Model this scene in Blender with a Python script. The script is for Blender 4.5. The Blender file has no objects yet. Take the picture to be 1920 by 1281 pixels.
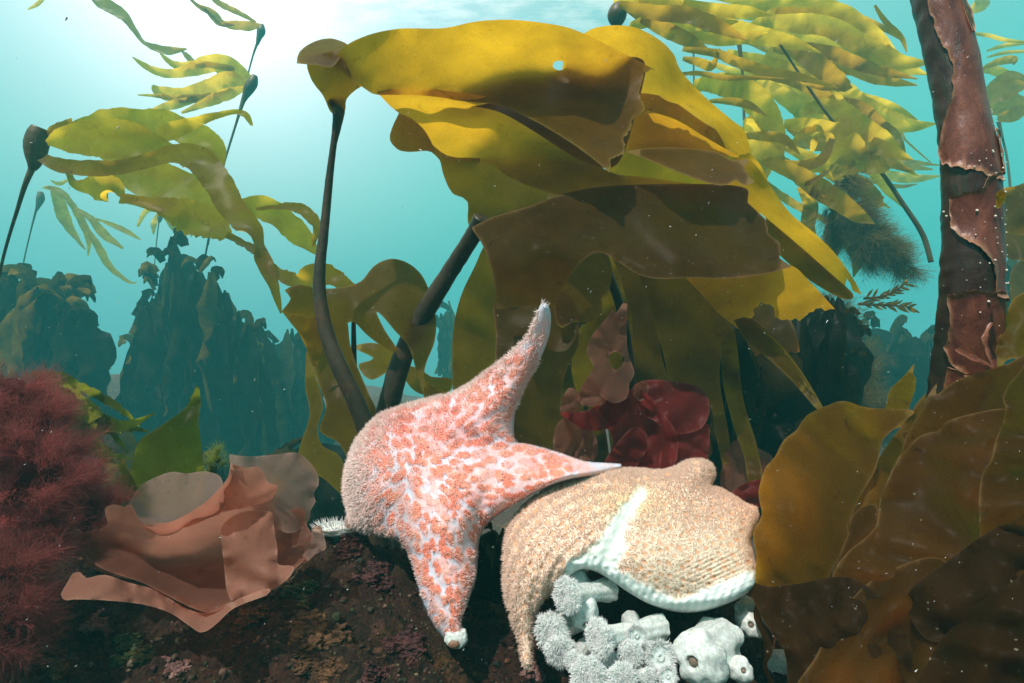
import bpy, math, random
import numpy as np
from mathutils import Vector, noise, geometry

# ------------------------------------------------------------------ camera, world, sun
SC = bpy.context.scene
COL = SC.collection
F = 960.0
TH = math.radians(8)
CAM = np.array([0.0, 0.0, 0.60])
FW = np.array([0, math.cos(TH), math.sin(TH)])
UP = np.array([0, -math.sin(TH), math.cos(TH)])
RT = np.array([1.0, 0, 0])

cd = bpy.data.cameras.new('camera')
cam = bpy.data.objects.new('camera', cd)
COL.objects.link(cam)
cam.location = CAM
cam.rotation_euler = (math.radians(90) + TH, 0, 0)
cd.lens = 18.0
cd.sensor_width = 36.0
cd.clip_start = 0.02
cd.clip_end = 200
SC.camera = cam
SC.view_settings.view_transform = 'Standard'
SC.view_settings.look = 'None'
SC.view_settings.exposure = 0.0
SC.view_settings.gamma = 1.0


def dm(d):
    d = np.asarray(d, float)
    return np.where(d > 1.3, 1.3 + (d - 1.3) * 2.3, d)


def P(x, y, d):
    """point of the scene seen at photo position x,y at depth d metres"""
    x = np.asarray(x, float); y = np.asarray(y, float); d = np.asarray(d, float)
    d = np.where(d > 1.3, 1.3 + (d - 1.3) * 2.3, d)
    a = (x - 960) / F * d
    b = (640.5 - y) / F * d
    return CAM + a[..., None] * RT + b[..., None] * UP + d[..., None] * FW


SUN_EL, SUN_AZ = 52, 212      # azimuth measured clockwise from +Y (ahead)
sd = bpy.data.lights.new('sun', 'SUN')
sd.energy = 5.0
sd.angle = math.radians(0.6)
sd.color = (1.0, 0.95, 0.88)
sun = bpy.data.objects.new('sun', sd)
COL.objects.link(sun)
_e, _a = math.radians(SUN_EL), math.radians(SUN_AZ)
sdir = Vector((math.sin(_a) * math.cos(_e), math.cos(_a) * math.cos(_e), math.sin(_e)))
sun.rotation_euler = sdir.to_track_quat('Z', 'Y').to_euler()
sun.location = (0, 0, 4)


class NT:
    """tiny node helper"""
    def __init__(s, tree):
        s.t = tree; s.n = tree.nodes; s.l = tree.links

    def new(s, typ, **kw):
        n = s.n.new(typ)
        for k, v in kw.items():
            if k.startswith('i_'):
                key = k[2:]
                key = int(key) if key.isdigit() else key.replace('_', ' ')
                if hasattr(v, 'is_linked') or isinstance(v, bpy.types.NodeSocket):
                    s.l.new(v, n.inputs[key])
                else:
                    n.inputs[key].default_value = v
            else:
                setattr(n, k, v)
        return n

    def math(s, op, a, b=None, clamp=False):
        n = s.n.new('ShaderNodeMath'); n.operation = op; n.use_clamp = clamp
        for i, v in enumerate((a, b)):
            if v is None: continue
            if isinstance(v, bpy.types.NodeSocket): s.l.new(v, n.inputs[i])
            else: n.inputs[i].default_value = v
        return n.outputs[0]

    def ramp(s, fac, stops, interp='LINEAR'):
        n = s.n.new('ShaderNodeValToRGB'); s.l.new(fac, n.inputs[0])
        n.color_ramp.interpolation = interp
        e = n.color_ramp.elements
        while len(e) < len(stops): e.new(0.5)
        for i, (p, c) in enumerate(stops):
            e[i].position = p; e[i].color = (*c, 1) if len(c) == 3 else c
        return n.outputs[0]

    def mix(s, fac, a, b, blend='MIX'):
        n = s.n.new('ShaderNodeMix'); n.data_type = 'RGBA'; n.blend_type = blend
        for i, v in ((0, fac), (6, a), (7, b)):
            if isinstance(v, bpy.types.NodeSocket): s.l.new(v, n.inputs[i])
            elif i == 0: n.inputs[0].default_value = v
            else: n.inputs[i].default_value = (*v, 1) if len(v) == 3 else v
        return n.outputs[2]


W = bpy.data.worlds.new('World')
SC.world = W
W.use_nodes = True
w = NT(W.node_tree)
w.n.clear()
tc = w.new('ShaderNodeTexCoord')
sep = w.new('ShaderNodeSeparateXYZ', i_0=tc.outputs['Generated'])
el = w.math('MULTIPLY_ADD', sep.outputs[2], 0.5); el.node.inputs[2].default_value = 0.5
grad = w.ramp(el, [(0.0, (0.004, 0.02, 0.02)), (0.40, (0.010, 0.07, 0.07)), (0.485, (0.012, 0.17, 0.17)), (0.56, (0.025, 0.30, 0.295)),
                   (0.628, (0.035, 0.385, 0.345)), (0.69, (0.085, 0.50, 0.43)), (0.74, (0.13, 0.56, 0.51)), (0.82, (0.27, 0.64, 0.64)), (1.0, (1.25, 1.3, 1.3))])
g = P(380, -100, 1.0) - CAM
g = g / np.linalg.norm(g)
dt = w.new('ShaderNodeVectorMath', operation='DOT_PRODUCT', i_0=tc.outputs['Generated'], i_1=tuple(g))
dp = w.math('MAXIMUM', dt.outputs['Value'], 0.0)
glow = w.math('POWER', dp, 15.0)
core = w.math('POWER', dp, 60.0)
# ripples of the sea surface seen from below
sx = w.math('DIVIDE', sep.outputs[0], w.math('MAXIMUM', sep.outputs[2], 0.08))
sy = w.math('DIVIDE', sep.outputs[1], w.math('MAXIMUM', sep.outputs[2], 0.08))
cmb = w.new('ShaderNodeCombineXYZ', i_0=sx, i_1=w.math('MULTIPLY', sy, 2.6))
nz = w.new('ShaderNodeTexNoise', i_Vector=cmb.outputs[0], i_Scale=9.0, i_Detail=6.0, i_Roughness=0.62)
rip = w.ramp(nz.outputs[0], [(0.42, (0, 0, 0)), (0.62, (1, 1, 1))])
hi = w.ramp(sep.outputs[2], [(0.575, (0, 0, 0)), (0.66, (1, 1, 1))])
surf = w.mix(1.0, rip, hi, 'MULTIPLY')
c = w.mix(1.0, grad, w.mix(glow, (0, 0, 0), (0.62, 0.50, 0.62)), 'ADD')
c = w.mix(1.0, c, w.mix(core, (0, 0, 0), (0.9, 0.8, 0.75)), 'ADD')
c = w.mix(1.0, c, w.mix(surf, (0, 0, 0), (0.32, 0.24, 0.2)), 'ADD')
sky = w.new('ShaderNodeTexSky', sky_type='NISHITA', sun_disc=False)
sky.sun_elevation = math.radians(SUN_EL); sky.sun_rotation = math.radians(SUN_AZ)
bg1 = w.new('ShaderNodeBackground', i_Color=sky.outputs[0], i_Strength=0.012)
bg2 = w.new('ShaderNodeBackground', i_Color=c, i_Strength=1.0)
ad = w.new('ShaderNodeAddShader', i_0=bg1.outputs[0], i_1=bg2.outputs[0])
w.new('ShaderNodeOutputWorld', i_Surface=ad.outputs[0])
try:
    W.cycles.sampling_method = 'MANUAL'; W.cycles.sample_map_resolution = 512
except Exception:
    pass
try:
    SC.cycles.volume_bounces = 1
    SC.cycles.max_bounces = 8
    SC.cycles.transparent_max_bounces = 16
    SC.cycles.use_denoising = True
    SC.cycles.sample_clamp_indirect = 4.0
except Exception:
    pass


# ------------------------------------------------------------------ object helpers
def tag(o, label=None, cat=None, group=None, kind=None):
    if label: o['label'] = label
    if cat: o['category'] = cat
    if group: o['group'] = group
    if kind: o['kind'] = kind
    return o


def thing(name, label, cat, loc, group=None):
    o = bpy.data.objects.new(name, None)
    COL.objects.link(o)
    o.location = tuple(loc)
    o.empty_display_size = 0.03
    return tag(o, label, cat, group)


def link(name, V, faces, mat, parent=None, smooth=True, attrs=None, cols=None):
    """one mesh object from world-space vertices; attrs = {name: float per vertex}"""
    V = np.asarray(V, dtype=np.float64)
    if len(V): V = np.where(np.isfinite(V), V, 0)
    off = np.array(parent_loc(parent)) if parent is not None else np.zeros(3)
    me = bpy.data.meshes.new(name)
    if isinstance(faces, np.ndarray):
        k = faces.shape[1]
        me.vertices.add(len(V)); me.vertices.foreach_set('co', (V - off).astype(np.float32).ravel())
        me.loops.add(faces.size); me.loops.foreach_set('vertex_index', faces.astype(np.int32).ravel())
        me.polygons.add(len(faces))
        me.polygons.foreach_set('loop_start', np.arange(0, faces.size, k, dtype=np.int32))
        me.polygons.foreach_set('loop_total', np.full(len(faces), k, dtype=np.int32))
        me.update(calc_edges=True)
    else:
        me.from_pydata((V - off).tolist(), [], faces)
        me.update()
    me.polygons.foreach_set('use_smooth', [smooth] * len(me.polygons))
    for k_, v in (attrs or {}).items():
        a = me.attributes.new(k_, 'FLOAT', 'POINT'); a.data.foreach_set('value', np.asarray(v, np.float32))
    if cols is not None:
        a = me.color_attributes.new('pigment', 'FLOAT_COLOR', 'POINT')
        c4 = np.ones((len(V), 4), np.float32); c4[:, :3] = cols
        a.data.foreach_set('color', c4.ravel())
    me.materials.append(mat)
    o = bpy.data.objects.new(name, me)
    COL.objects.link(o)
    if parent is not None: o.parent = parent
    return o


def parent_loc(p):
    v = np.zeros(3)
    while p is not None:
        v += np.array(p.location); p = p.parent
    return v


def catmull(pts, n=8, closed=False, flags=None):
    """smooth curve through rows of pts; flags[i] true = corner"""
    pts = np.asarray(pts, float); m = len(pts); out = []; seg = []
    rng_ = range(m if closed else m - 1)
    for i in rng_:
        p1 = pts[i]; p2 = pts[(i + 1) % m]
        p0 = pts[i - 1] if (closed or i > 0) else p1
        p3 = pts[(i + 2) % m] if (closed or i + 2 < m) else p2
        t1 = (p2 - p0) * 0.5; t2 = (p3 - p1) * 0.5
        if flags is not None:
            if flags[i]: t1 = (p2 - p1)
            if flags[(i + 1) % m]: t2 = (p2 - p1)
        for k in range(n):
            t = k / n
            h = (2 * t**3 - 3 * t**2 + 1) * p1 + (t**3 - 2 * t**2 + t) * t1 + (-2 * t**3 + 3 * t**2) * p2 + (t**3 - t**2) * t2
            out.append(h); seg.append(i)
    if not closed: out.append(pts[-1]); seg.append(m - 2)
    return np.array(out), np.array(seg)


def inside(poly, q):
    x, y = q[:, 0], q[:, 1]; r = np.zeros(len(q), bool)
    n = len(poly)
    for i in range(n):
        x1, y1 = poly[i]; x2, y2 = poly[(i + 1) % n]
        if y1 == y2: continue
        c_ = ((y1 > y) != (y2 > y)) & (x < (x2 - x1) * (y - y1) / (y2 - y1) + x1)
        r ^= c_
    return r


def edge_dist(poly, q):
    d = np.full(len(q), 1e9); n = len(poly)
    for i in range(n):
        a = poly[i]; b = poly[(i + 1) % n]; ab = b - a; L = ab @ ab + 1e-9
        t = np.clip(((q - a) @ ab) / L, 0, 1)
        d = np.minimum(d, np.hypot(*(q - a - t[:, None] * ab).T))
    return d


def rbf(ctrl, q):
    """smooth surface through control rows (x, y, value)"""
    if np.isscalar(ctrl): return np.full(len(q), float(ctrl))
    c_ = np.array(ctrl, float); n = len(c_)
    if n == 1: return np.full(len(q), c_[0, 2])
    s = 100.0
    X = c_[:, :2] / s; Q = q / s
    if n == 2:
        ab = X[1] - X[0]; t = np.clip(((Q - X[0]) @ ab) / (ab @ ab), -0.3, 1.3)
        return c_[0, 2] + t * (c_[1, 2] - c_[0, 2])
    def K(a, b):
        r = np.sqrt(((a[:, None] - b[None]) ** 2).sum(-1)); return np.sqrt(r * r + 0.15)
    A = np.zeros((n + 3, n + 3)); A[:n, :n] = K(X, X) + np.eye(n) * 1e-3; A[:n, n] = 1; A[:n, n + 1:] = X
    A[n:, :n] = A[:n, n:].T; A[n + 1:, n + 1:] -= np.eye(2) * 1e-3
    b = np.zeros(n + 3); b[:n] = c_[:, 2]
    wv = np.linalg.lstsq(A, b, rcond=None)[0]
    v = K(Q, X) @ wv[:n] + wv[n] + Q @ wv[n + 1:]
    lo, hi_ = c_[:, 2].min(), c_[:, 2].max(); m_ = (hi_ - lo) * 0.25 + 0.005
    return np.clip(v, lo - m_, hi_ + m_)


def make_outline(outline, sub, ragged, rs):
    pts = [(p[0], p[1]) for p in outline]; fl = [p[2] if len(p) > 2 else 0 for p in outline]
    m = len(pts); res = []
    cv, seg = catmull(pts, 12, True, fl)
    for i in range(m):
        s = cv[seg == i]; nx = np.array(pts[(i + 1) % m])
        if fl[i] == 2 and fl[(i + 1) % m] == 2:
            a = np.array(pts[i]); L = np.hypot(*(nx - a)); k = max(2, int(L / 3.5))
            pr = np.array([-(nx - a)[1], (nx - a)[0]]) / (L + 1e-6)
            for j in range(k):
                t = j / k
                off = (noise.noise(Vector((a[0] * .1 + t * L * 0.07, a[1] * .1, rs.random() * .2))) * 1.6 + rs.uniform(-.4, .4)) * ragged * min(1, 4 * t * (1 - t) + .1)
                res.append(a + (nx - a) * t + pr * off)
        else:
            L = np.hypot(*np.diff(np.vstack([s, nx]), axis=0).T).sum(); k = max(2, int(L / sub))
            idx = np.linspace(0, len(s) - 1, k, endpoint=False).astype(int)
            for q in s[np.unique(idx)]:
                res.append(q + np.array([rs.uniform(-.5, .5), rs.uniform(-.5, .5)]) * (0.25 * ragged ** .5 if ragged else 0))
    out = [res[0]]
    for q in res[1:]:
        if np.hypot(*(q - out[-1])) > 1.3: out.append(q)
    if np.hypot(*(out[0] - out[-1])) < 1.3: out.pop()
    return np.array(out)


def tri_fill(poly, res, rs, holes=()):
    lo = poly.min(0); hi_ = poly.max(0)
    g_ = []
    yy = lo[1]; r_ = 0
    while yy < hi_[1]:
        xs = np.arange(lo[0] + (res / 2 if r_ % 2 else 0), hi_[0], res)
        g_.append(np.column_stack([xs, np.full(len(xs), yy)])); yy += res * .866; r_ += 1
    q = np.vstack(g_)
    q = q + np.array([[rs.uniform(-.12, .12) * res, rs.uniform(-.12, .12) * res] for _ in range(len(q))])
    q = q[inside(poly, q)]
    if len(q): q = q[edge_dist(poly, q) > res * .55]
    for h in holes:
        q = q[~inside(h, q)]; q = q[edge_dist(h, q) > res * .4]
    allp = [poly] + list(holes) + ([q] if len(q) else [])
    V = np.vstack(allp); ed = []; o_ = 0
    for L in [poly] + list(holes):
        n = len(L); ed += [(o_ + i, o_ + (i + 1) % n) for i in range(n)]; o_ += n
    r = geometry.delaunay_2d_cdt([Vector(v) for v in V], ed, [], 0, 1e-4)
    v2 = np.array([tuple(v) for v in r[0]]); f = np.array([t for t in r[2] if len(t) == 3])
    ce = v2[f].mean(1)
    k = inside(poly, ce)
    for h in holes: k &= ~inside(h, ce)
    return v2, f[k]


def sheet(name, mat, outline, depth, parent=None, res=14, ragged=2.0, seed=1, ripple=0.006, wave=90, holes=(), ruffle=0.003, sub=7):
    rs = random.Random(seed * 7 + 3)
    poly = make_outline(outline, sub, ragged, rs)
    hs = [make_outline([(a, b, 0) for a, b in h], 4, 1.0, rs) for h in holes]
    v, f = tri_fill(poly, res, rs, hs)
    d = rbf(depth, v)
    ed = edge_dist(poly, v)
    for h in hs: ed = np.minimum(ed, edge_dist(h, v))
    rp = np.zeros(len(v))
    for k in range(4):
        an = rs.uniform(0, math.pi); wl = wave * rs.uniform(.6, 1.7); ph = rs.uniform(0, 6.3)
        rp += np.sin((v[:, 0] * math.cos(an) + v[:, 1] * math.sin(an)) / wl * 6.28 + ph + 1.3 * np.sin(v[:, 1] / wl * 2.1 + ph)) / (1 + k * .5)
    d = d + rp * ripple * .5
    if ruffle:
        an = np.arctan2(v[:, 1] - v[:, 1].mean(), v[:, 0] - v[:, 0].mean())
        d = d + ruffle * np.exp(-ed / 22.) * np.sin((v[:, 0] * .9 + v[:, 1] * 1.1) / 13. + 2 * np.sin(an * 5))
    w3 = P(v[:, 0], v[:, 1], d)
    return link(name, w3, f, mat, parent, attrs={'rim': np.clip(1 - ed / 5., 0, 1)})


def ribbon(name, mat, pts, parent=None, seed=1, n=7, ncol=6, ruffle=0.12, camber=0.12, nib=0.0):
    """pts rows: x, y, depth, width_px, twist_deg"""
    rs = random.Random(seed * 13 + 5)
    pts = [tuple(p) + (0,) * (5 - len(p)) for p in pts]
    c_, _ = catmull(pts, n)
    ctr = P(c_[:, 0], c_[:, 1], c_[:, 2])
    wd = np.maximum(c_[:, 3], .6) * dm(c_[:, 2]) / F
    tw = np.radians(c_[:, 4])
    T = np.gradient(ctr, axis=0); T /= np.linalg.norm(T, axis=1)[:, None] + 1e-9
    v = ctr - CAM; v /= np.linalg.norm(v, axis=1)[:, None]
    S = np.cross(T, v); S /= np.linalg.norm(S, axis=1)[:, None] + 1e-9
    N = np.cross(S, T)
    D = S * np.cos(tw)[:, None] + N * np.sin(tw)[:, None]
    M = np.cross(T, D)
    s = np.concatenate([[0], np.cumsum(np.linalg.norm(np.diff(ctr, axis=0), axis=1))])
    wm = wd.max() + 1e-6
    ph = rs.uniform(0, 6); rows = []; rim = []
    for j in range(ncol + 1):
        u = j / ncol * 2 - 1
        rf = np.sin(s / wm * 3.6 + ph + (2.0 if u > 0 else 0)) * ruffle + np.sin(s / wm * 9.1 + ph * 2 + (1 if u > 0 else 0)) * ruffle * .45
        nb = np.array([1 + (rs.uniform(-nib, nib) if abs(u) > .95 else 0) for _ in s])
        rows.append(ctr + D * (u * .5 * wd * nb)[:, None] + M * (wd * (camber * u * u + rf * abs(u) ** 1.7))[:, None])
        rim.append(np.full(len(s), 1.0 if abs(u) > .95 else 0.0))
    V = np.stack(rows, 1); nr = len(s); nc = ncol + 1
    idx = np.arange(nr * nc).reshape(nr, nc)
    f = np.stack([idx[:-1, :-1], idx[1:, :-1], idx[1:, 1:], idx[:-1, 1:]], -1).reshape(-1, 4)
    return link(name, V.reshape(-1, 3), f, mat, parent, attrs={'rim': np.stack(rim, 1).ravel() * .6})


def tube(name, mat, pts, parent=None, n=6, seg=12, rough=0.0, seed=1, bump=0.0):
    """pts rows: x, y, depth, width_px"""
    c_, _ = catmull(pts, n)
    ctr = P(c_[:, 0], c_[:, 1], c_[:, 2]); r = np.maximum(c_[:, 3], .5) * .5 * dm(c_[:, 2]) / F
    return tube3(name, mat, ctr, r, parent, seg, rough, seed)


def tube3(name, mat, ctr, r, parent=None, seg=12, rough=0.0, seed=1, mk=True):
    T = np.gradient(ctr, axis=0); T /= np.linalg.norm(T, axis=1)[:, None] + 1e-9
    ref = np.array([0.3, -1, 0.1]) if abs(T[0] @ np.array([0, 1, 0])) < .8 else np.array([1., 0, 0])
    A = np.cross(T, ref); A /= np.linalg.norm(A, axis=1)[:, None]; B = np.cross(T, A)
    th = np.arange(seg) / seg * 2 * math.pi
    V = []
    for i in range(len(ctr)):
        dirs = np.cos(th)[:, None] * A[i] + np.sin(th)[:, None] * B[i]
        rr = np.full(seg, r[i])
        if rough:
            rr = rr * np.array([1 + rough * noise.fractal(Vector(ctr[i] + dirs[k] * r[i]) * (1.2 / max(r[i], .004)) + Vector((seed, 0, 0)), 1, 2, 3) for k in range(seg)])
        V.append(ctr[i] + dirs * rr[:, None])
    n = len(ctr); V = np.vstack(V + [ctr[:1], ctr[-1:]])
    idx = np.arange(n * seg).reshape(n, seg); nx = np.roll(idx, -1, 1)
    f = [tuple(q) for q in np.stack([idx[:-1], idx[1:], nx[1:], nx[:-1]], -1).reshape(-1, 4)]
    f += [(n * seg, idx[0, k], nx[0, k]) for k in range(seg)] + [(n * seg + 1, nx[-1, k], idx[-1, k]) for k in range(seg)]
    if not mk: return V, f
    return link(name, V, f, mat, parent)


def spikes(name, mat, base, dirs, length, rad, parent=None, bend=0.25, seed=1, kind='stuff', cols=None, segs=2, flat=False):
    """many fine tapering hairs as one mesh"""
    r = np.random.default_rng(seed); n = len(base)
    length = np.broadcast_to(length, (n,)); rad = np.broadcast_to(rad, (n,))
    D = dirs / (np.linalg.norm(dirs, axis=1)[:, None] + 1e-9)
    rnd = r.normal(size=(n, 3)); A = np.cross(D, rnd); A /= np.linalg.norm(A, axis=1)[:, None] + 1e-9
    B = np.cross(D, A); bd = A * bend
    k = 2 if flat else 3; an = np.arange(k) / k * 2 * math.pi + (0 if not flat else 0)
    rings = []
    for s in range(segs + 1):
        t = s / segs; c_ = base + (D * t + bd * t * t) * length[:, None]
        rr = rad * (1 - t * .75 if s < segs else .12)
        for a in an: rings.append(c_ + (A * math.cos(a) + B * math.sin(a)) * rr[:, None])
    V = np.stack(rings, 1)
    per = (segs + 1) * k; f = []
    for s in range(segs):
        for j in range(k if not flat else 1):
            f.append((s * k + j, s * k + (j + 1) % k, (s + 1) * k + (j + 1) % k, (s + 1) * k + j))
    f = np.array(f)[None] + (np.arange(n) * per)[:, None, None]
    tip = np.tile(np.repeat(np.linspace(0, 1, segs + 1), k), n)
    c2 = None if cols is None else np.repeat(cols, per, 0)
    o = link(name, V.reshape(-1, 3), f.reshape(-1, 4), mat, parent, attrs={'tip': tip}, cols=c2)
    if kind and parent is not None: o['kind'] = kind
    return o


# ------------------------------------------------------------------ materials
def base_mat(name):
    m = bpy.data.materials.new(name); m.use_nodes = True
    t = NT(m.node_tree); t.n.clear()
    return m, t


def kelp_mat(name, refl, trans, transp=0.10, mixf=0.6, scale=60, var=0.35, rim=(0.55, 0.42, 0.16), rough=0.38, spec=0.35):
    m, t = base_mat(name)
    tc_ = t.new('ShaderNodeTexCoord')
    n1 = t.new('ShaderNodeTexNoise', i_Vector=tc_.outputs['Object'], i_Scale=scale * .14, i_Detail=4.0, i_Roughness=.6)
    n2 = t.new('ShaderNodeTexNoise', i_Vector=tc_.outputs['Object'], i_Scale=scale * 9, i_Detail=3.0, i_Roughness=.7)
    n3 = t.new('ShaderNodeTexVoronoi', i_Vector=tc_.outputs['Object'], i_Scale=scale * 1.4)
    v1 = t.ramp(n1.outputs[0], [(.3, (1 - var,) * 3), (.7, (1 + var * .4,) * 3)])
    v2 = t.ramp(n2.outputs[0], [(.35, (.78 if scale > 40 else .93,) * 3), (.6, (1.06 if scale > 40 else 1.02,) * 3)])
    sp = t.ramp(n3.outputs['Distance'], [(.05, (.55, .5, .5)), (.14, (1, 1, 1))])
    vv = t.mix(1.0, v1, v2, 'MULTIPLY')
    vv = t.mix(.5, vv, t.mix(1.0, vv, sp, 'MULTIPLY'))
    rm = t.new('ShaderNodeAttribute', attribute_name='rim')
    rf = t.math('POWER', rm.outputs['Fac'], 5.0)
    cr = t.mix(1.0, refl, vv, 'MULTIPLY'); ct = t.mix(1.0, trans, vv, 'MULTIPLY')
    cr = t.mix(t.math('MULTIPLY', rf, .6), cr, rim)
    n4 = t.new('ShaderNodeTexVoronoi', i_Vector=tc_.outputs['Object'], i_Scale=170.0)
    csp = t.new('ShaderNodeSeparateColor', i_Color=n4.outputs['Color'])
    fle = t.math('MULTIPLY', t.math('LESS_THAN', n4.outputs['Distance'], t.math('MULTIPLY', csp.outputs[1], .22)), t.math('GREATER_THAN', csp.outputs[0], .86))
    cr = t.mix(t.math('MULTIPLY', fle, .6), cr, (.42, .36, .24))
    n5 = t.new('ShaderNodeTexNoise', i_Vector=tc_.outputs['Object'], i_Scale=scale * .5, i_Detail=6.0, i_Roughness=.7, i_Distortion=1.2)
    blot = t.ramp(n5.outputs[0], [(.60, (1, 1, 1)), (.70, (.66, .60, .55))])
    cr = t.mix(1.0, cr, blot, 'MULTIPLY'); ct = t.mix(1.0, ct, blot, 'MULTIPLY')
    bp = t.new('ShaderNodeBump', i_Strength=.35, i_Distance=.006, i_Height=n1.outputs[0])
    bp2 = t.new('ShaderNodeBump', i_Strength=.22, i_Distance=.0008, i_Height=n2.outputs[0], i_Normal=bp.outputs[0])
    pr = t.new('ShaderNodeBsdfPrincipled', i_Base_Color=cr, i_Roughness=rough, i_Normal=bp2.outputs[0])
    pr.inputs['Specular IOR Level'].default_value = spec
    tr = t.new('ShaderNodeBsdfTranslucent', i_Color=ct, i_Normal=bp.outputs[0])
    a = t.new('ShaderNodeMixShader', i_0=mixf, i_1=pr.outputs[0], i_2=tr.outputs[0])
    tp = t.new('ShaderNodeBsdfTransparent', i_Color=tuple(min(1, x * 1.6) for x in trans) + (1,))
    b = t.new('ShaderNodeMixShader', i_0=transp, i_1=a.outputs[0], i_2=tp.outputs[0])
    t.new('ShaderNodeOutputMaterial', i_Surface=b.outputs[0])
    return m


def solid_mat(name, stops, scale=20, rough=.6, bump=.4, bdist=.004, sss=0.0, spec=.3, detail=6, pigment=False, tipc=None, transl=0.0):
    m, t = base_mat(name)
    tc_ = t.new('ShaderNodeTexCoord')
    n1 = t.new('ShaderNodeTexNoise', i_Vector=tc_.outputs['Object'], i_Scale=scale, i_Detail=float(detail), i_Roughness=.65)
    n2 = t.new('ShaderNodeTexNoise', i_Vector=tc_.outputs['Object'], i_Scale=scale * 7, i_Detail=4.0, i_Roughness=.7)
    k = len(stops)
    cc = t.ramp(n1.outputs[0], [(.28 + .44 * i / max(1, k - 1), s) for i, s in enumerate(stops)])
    if pigment:
        at = t.new('ShaderNodeAttribute', attribute_name='pigment')
        cc = t.mix(1.0, at.outputs['Color'], t.ramp(n2.outputs[0], [(.3, (.82,) * 3), (.65, (1.08,) * 3)]), 'MULTIPLY')
    else:
        cc = t.mix(1.0, cc, t.ramp(n2.outputs[0], [(.3, (.6,) * 3), (.65, (1.15,) * 3)]), 'MULTIPLY')
    if tipc:
        at2 = t.new('ShaderNodeAttribute', attribute_name='tip')
        cc = t.mix(t.math('POWER', at2.outputs['Fac'], .8), cc, tipc)
    bp = t.new('ShaderNodeBump', i_Strength=bump, i_Distance=bdist, i_Height=n1.outputs[0])
    bp2 = t.new('ShaderNodeBump', i_Strength=bump, i_Distance=bdist * .25, i_Height=n2.outputs[0], i_Normal=bp.outputs[0])
    pr = t.new('ShaderNodeBsdfPrincipled', i_Base_Color=cc, i_Roughness=rough, i_Normal=bp2.outputs[0])
    pr.inputs['Specular IOR Level'].default_value = spec
    if sss:
        pr.inputs['Subsurface Weight'].default_value = sss
        pr.inputs['Subsurface Radius'].default_value = (.006, .003, .002)
        pr.inputs['Subsurface Scale'].default_value = 1.0
    out = pr.outputs[0]
    if transl:
        tr = t.new('ShaderNodeBsdfTranslucent', i_Color=cc)
        out = t.new('ShaderNodeMixShader', i_0=transl, i_1=out, i_2=tr.outputs[0]).outputs[0]
    t.new('ShaderNodeOutputMaterial', i_Surface=out)
    return m


KG = kelp_mat('kelp_gold', (.13, .070, .005), (.74, .44, .015), .03, .62, spec=.08, rim=(.42, .30, .08))
KB = kelp_mat('kelp_brown_shaded', (.056, .030, .005), (.46, .23, .012), .02, .5, spec=.05, rim=(.30, .18, .08))  # older brown kelp, shade on these blades also put into the colour
KF = kelp_mat('kelp_front', (.115, .060, .005), (.75, .40, .01), .03, .58, spec=.05, rim=(.40, .27, .09))
KO = kelp_mat('kelp_olive', (.072, .041, .005), (.56, .30, .012), .03, .55, spec=.08, rim=(.32, .24, .06))
BK = kelp_mat('bull_kelp_blade', (.22, .165, .012), (1.0, .74, .05), .05, .62, rim=(.40, .28, .07), spec=.10)
BKD = kelp_mat('bull_kelp_blade_old', (.13, .085, .010), (.85, .54, .03), .04, .5, rim=(.30, .18, .05), spec=.10)
GR = kelp_mat('green_blade', (.045, .055, .006), (.26, .28, .02), .05, .6, spec=.10, rim=(.20, .18, .05))
PK = kelp_mat('pink_blade', (.26, .115, .08), (.62, .26, .17), .30, .55, var=.25, rim=(.55, .30, .2), scale=30, spec=.08)
PP = kelp_mat('pale_pink_blade', (.36, .25, .20), (.60, .36, .28), .42, .5, var=.2, rim=(.6, .42, .32), scale=30, spec=.08)
PL = kelp_mat('rosy_blade', (.42, .20, .14), (.68, .31, .21), .20, .5, var=.2, rim=(.6, .36, .26), scale=30, spec=.08)
RD = kelp_mat('red_blade', (.15, .018, .018), (.55, .06, .05), .14, .5, var=.4, rim=(.4, .13, .1), spec=.10)
STP = solid_mat('stipe_dark', [(.02, .018, .012), (.05, .035, .02), (.09, .045, .02)], 14, .4, .25, .003)
BST = solid_mat('stipe_bull', [(.07, .05, .02), (.14, .10, .04)], 14, .45, .2, .003)

# ------------------------------------------------------------------ haze, seabed, reef
def haze_box():
    x, y0, y1, z0, z1 = 11.5, -3.0, 11.5, -1.8, 7.4
    V = [(-x, y0, z0), (x, y0, z0), (x, y1, z0), (-x, y1, z0), (-x, y0, z1), (x, y0, z1), (x, y1, z1), (-x, y1, z1)]
    f = [(0, 3, 2, 1), (4, 5, 6, 7), (0, 1, 5, 4), (1, 2, 6, 5), (2, 3, 7, 6), (3, 0, 4, 7)]
    m, t = base_mat('water_haze')
    pv = t.new('ShaderNodeVolumePrincipled', i_Color=(0.12, 0.80, 0.80, 1), i_Density=0.034, i_Anisotropy=0.0)
    pv.inputs['Absorption Color'].default_value = (0.35, 0.92, 0.92, 1)
    t.new('ShaderNodeOutputMaterial', i_Volume=pv.outputs[0])
    o = link('haze', V, f, m, smooth=False)
    tag(o, kind='stuff', label='turquoise murk of the sea water fading everything far away', cat='haze')


def fbm(x, y, z, o=5):
    return noise.fractal(Vector((x, y, z)), 0.9, 2.1, o)


def terrain(name, xs, ys, hf, mat, kind='structure', back=None):
    X, Y = np.meshgrid(xs, ys)
    Z = np.array([[hf(a, b) for a in xs] for b in ys])
    V = np.stack([X, Y, Z], -1).reshape(-1, 3)
    n, m = X.shape; idx = np.arange(n * m).reshape(n, m)
    f = np.stack([idx[:-1, :-1], idx[:-1, 1:], idx[1:, 1:], idx[1:, :-1]], -1).reshape(-1, 4)
    o = link(name, V, f, mat)
    return tag(o, kind=kind)


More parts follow.
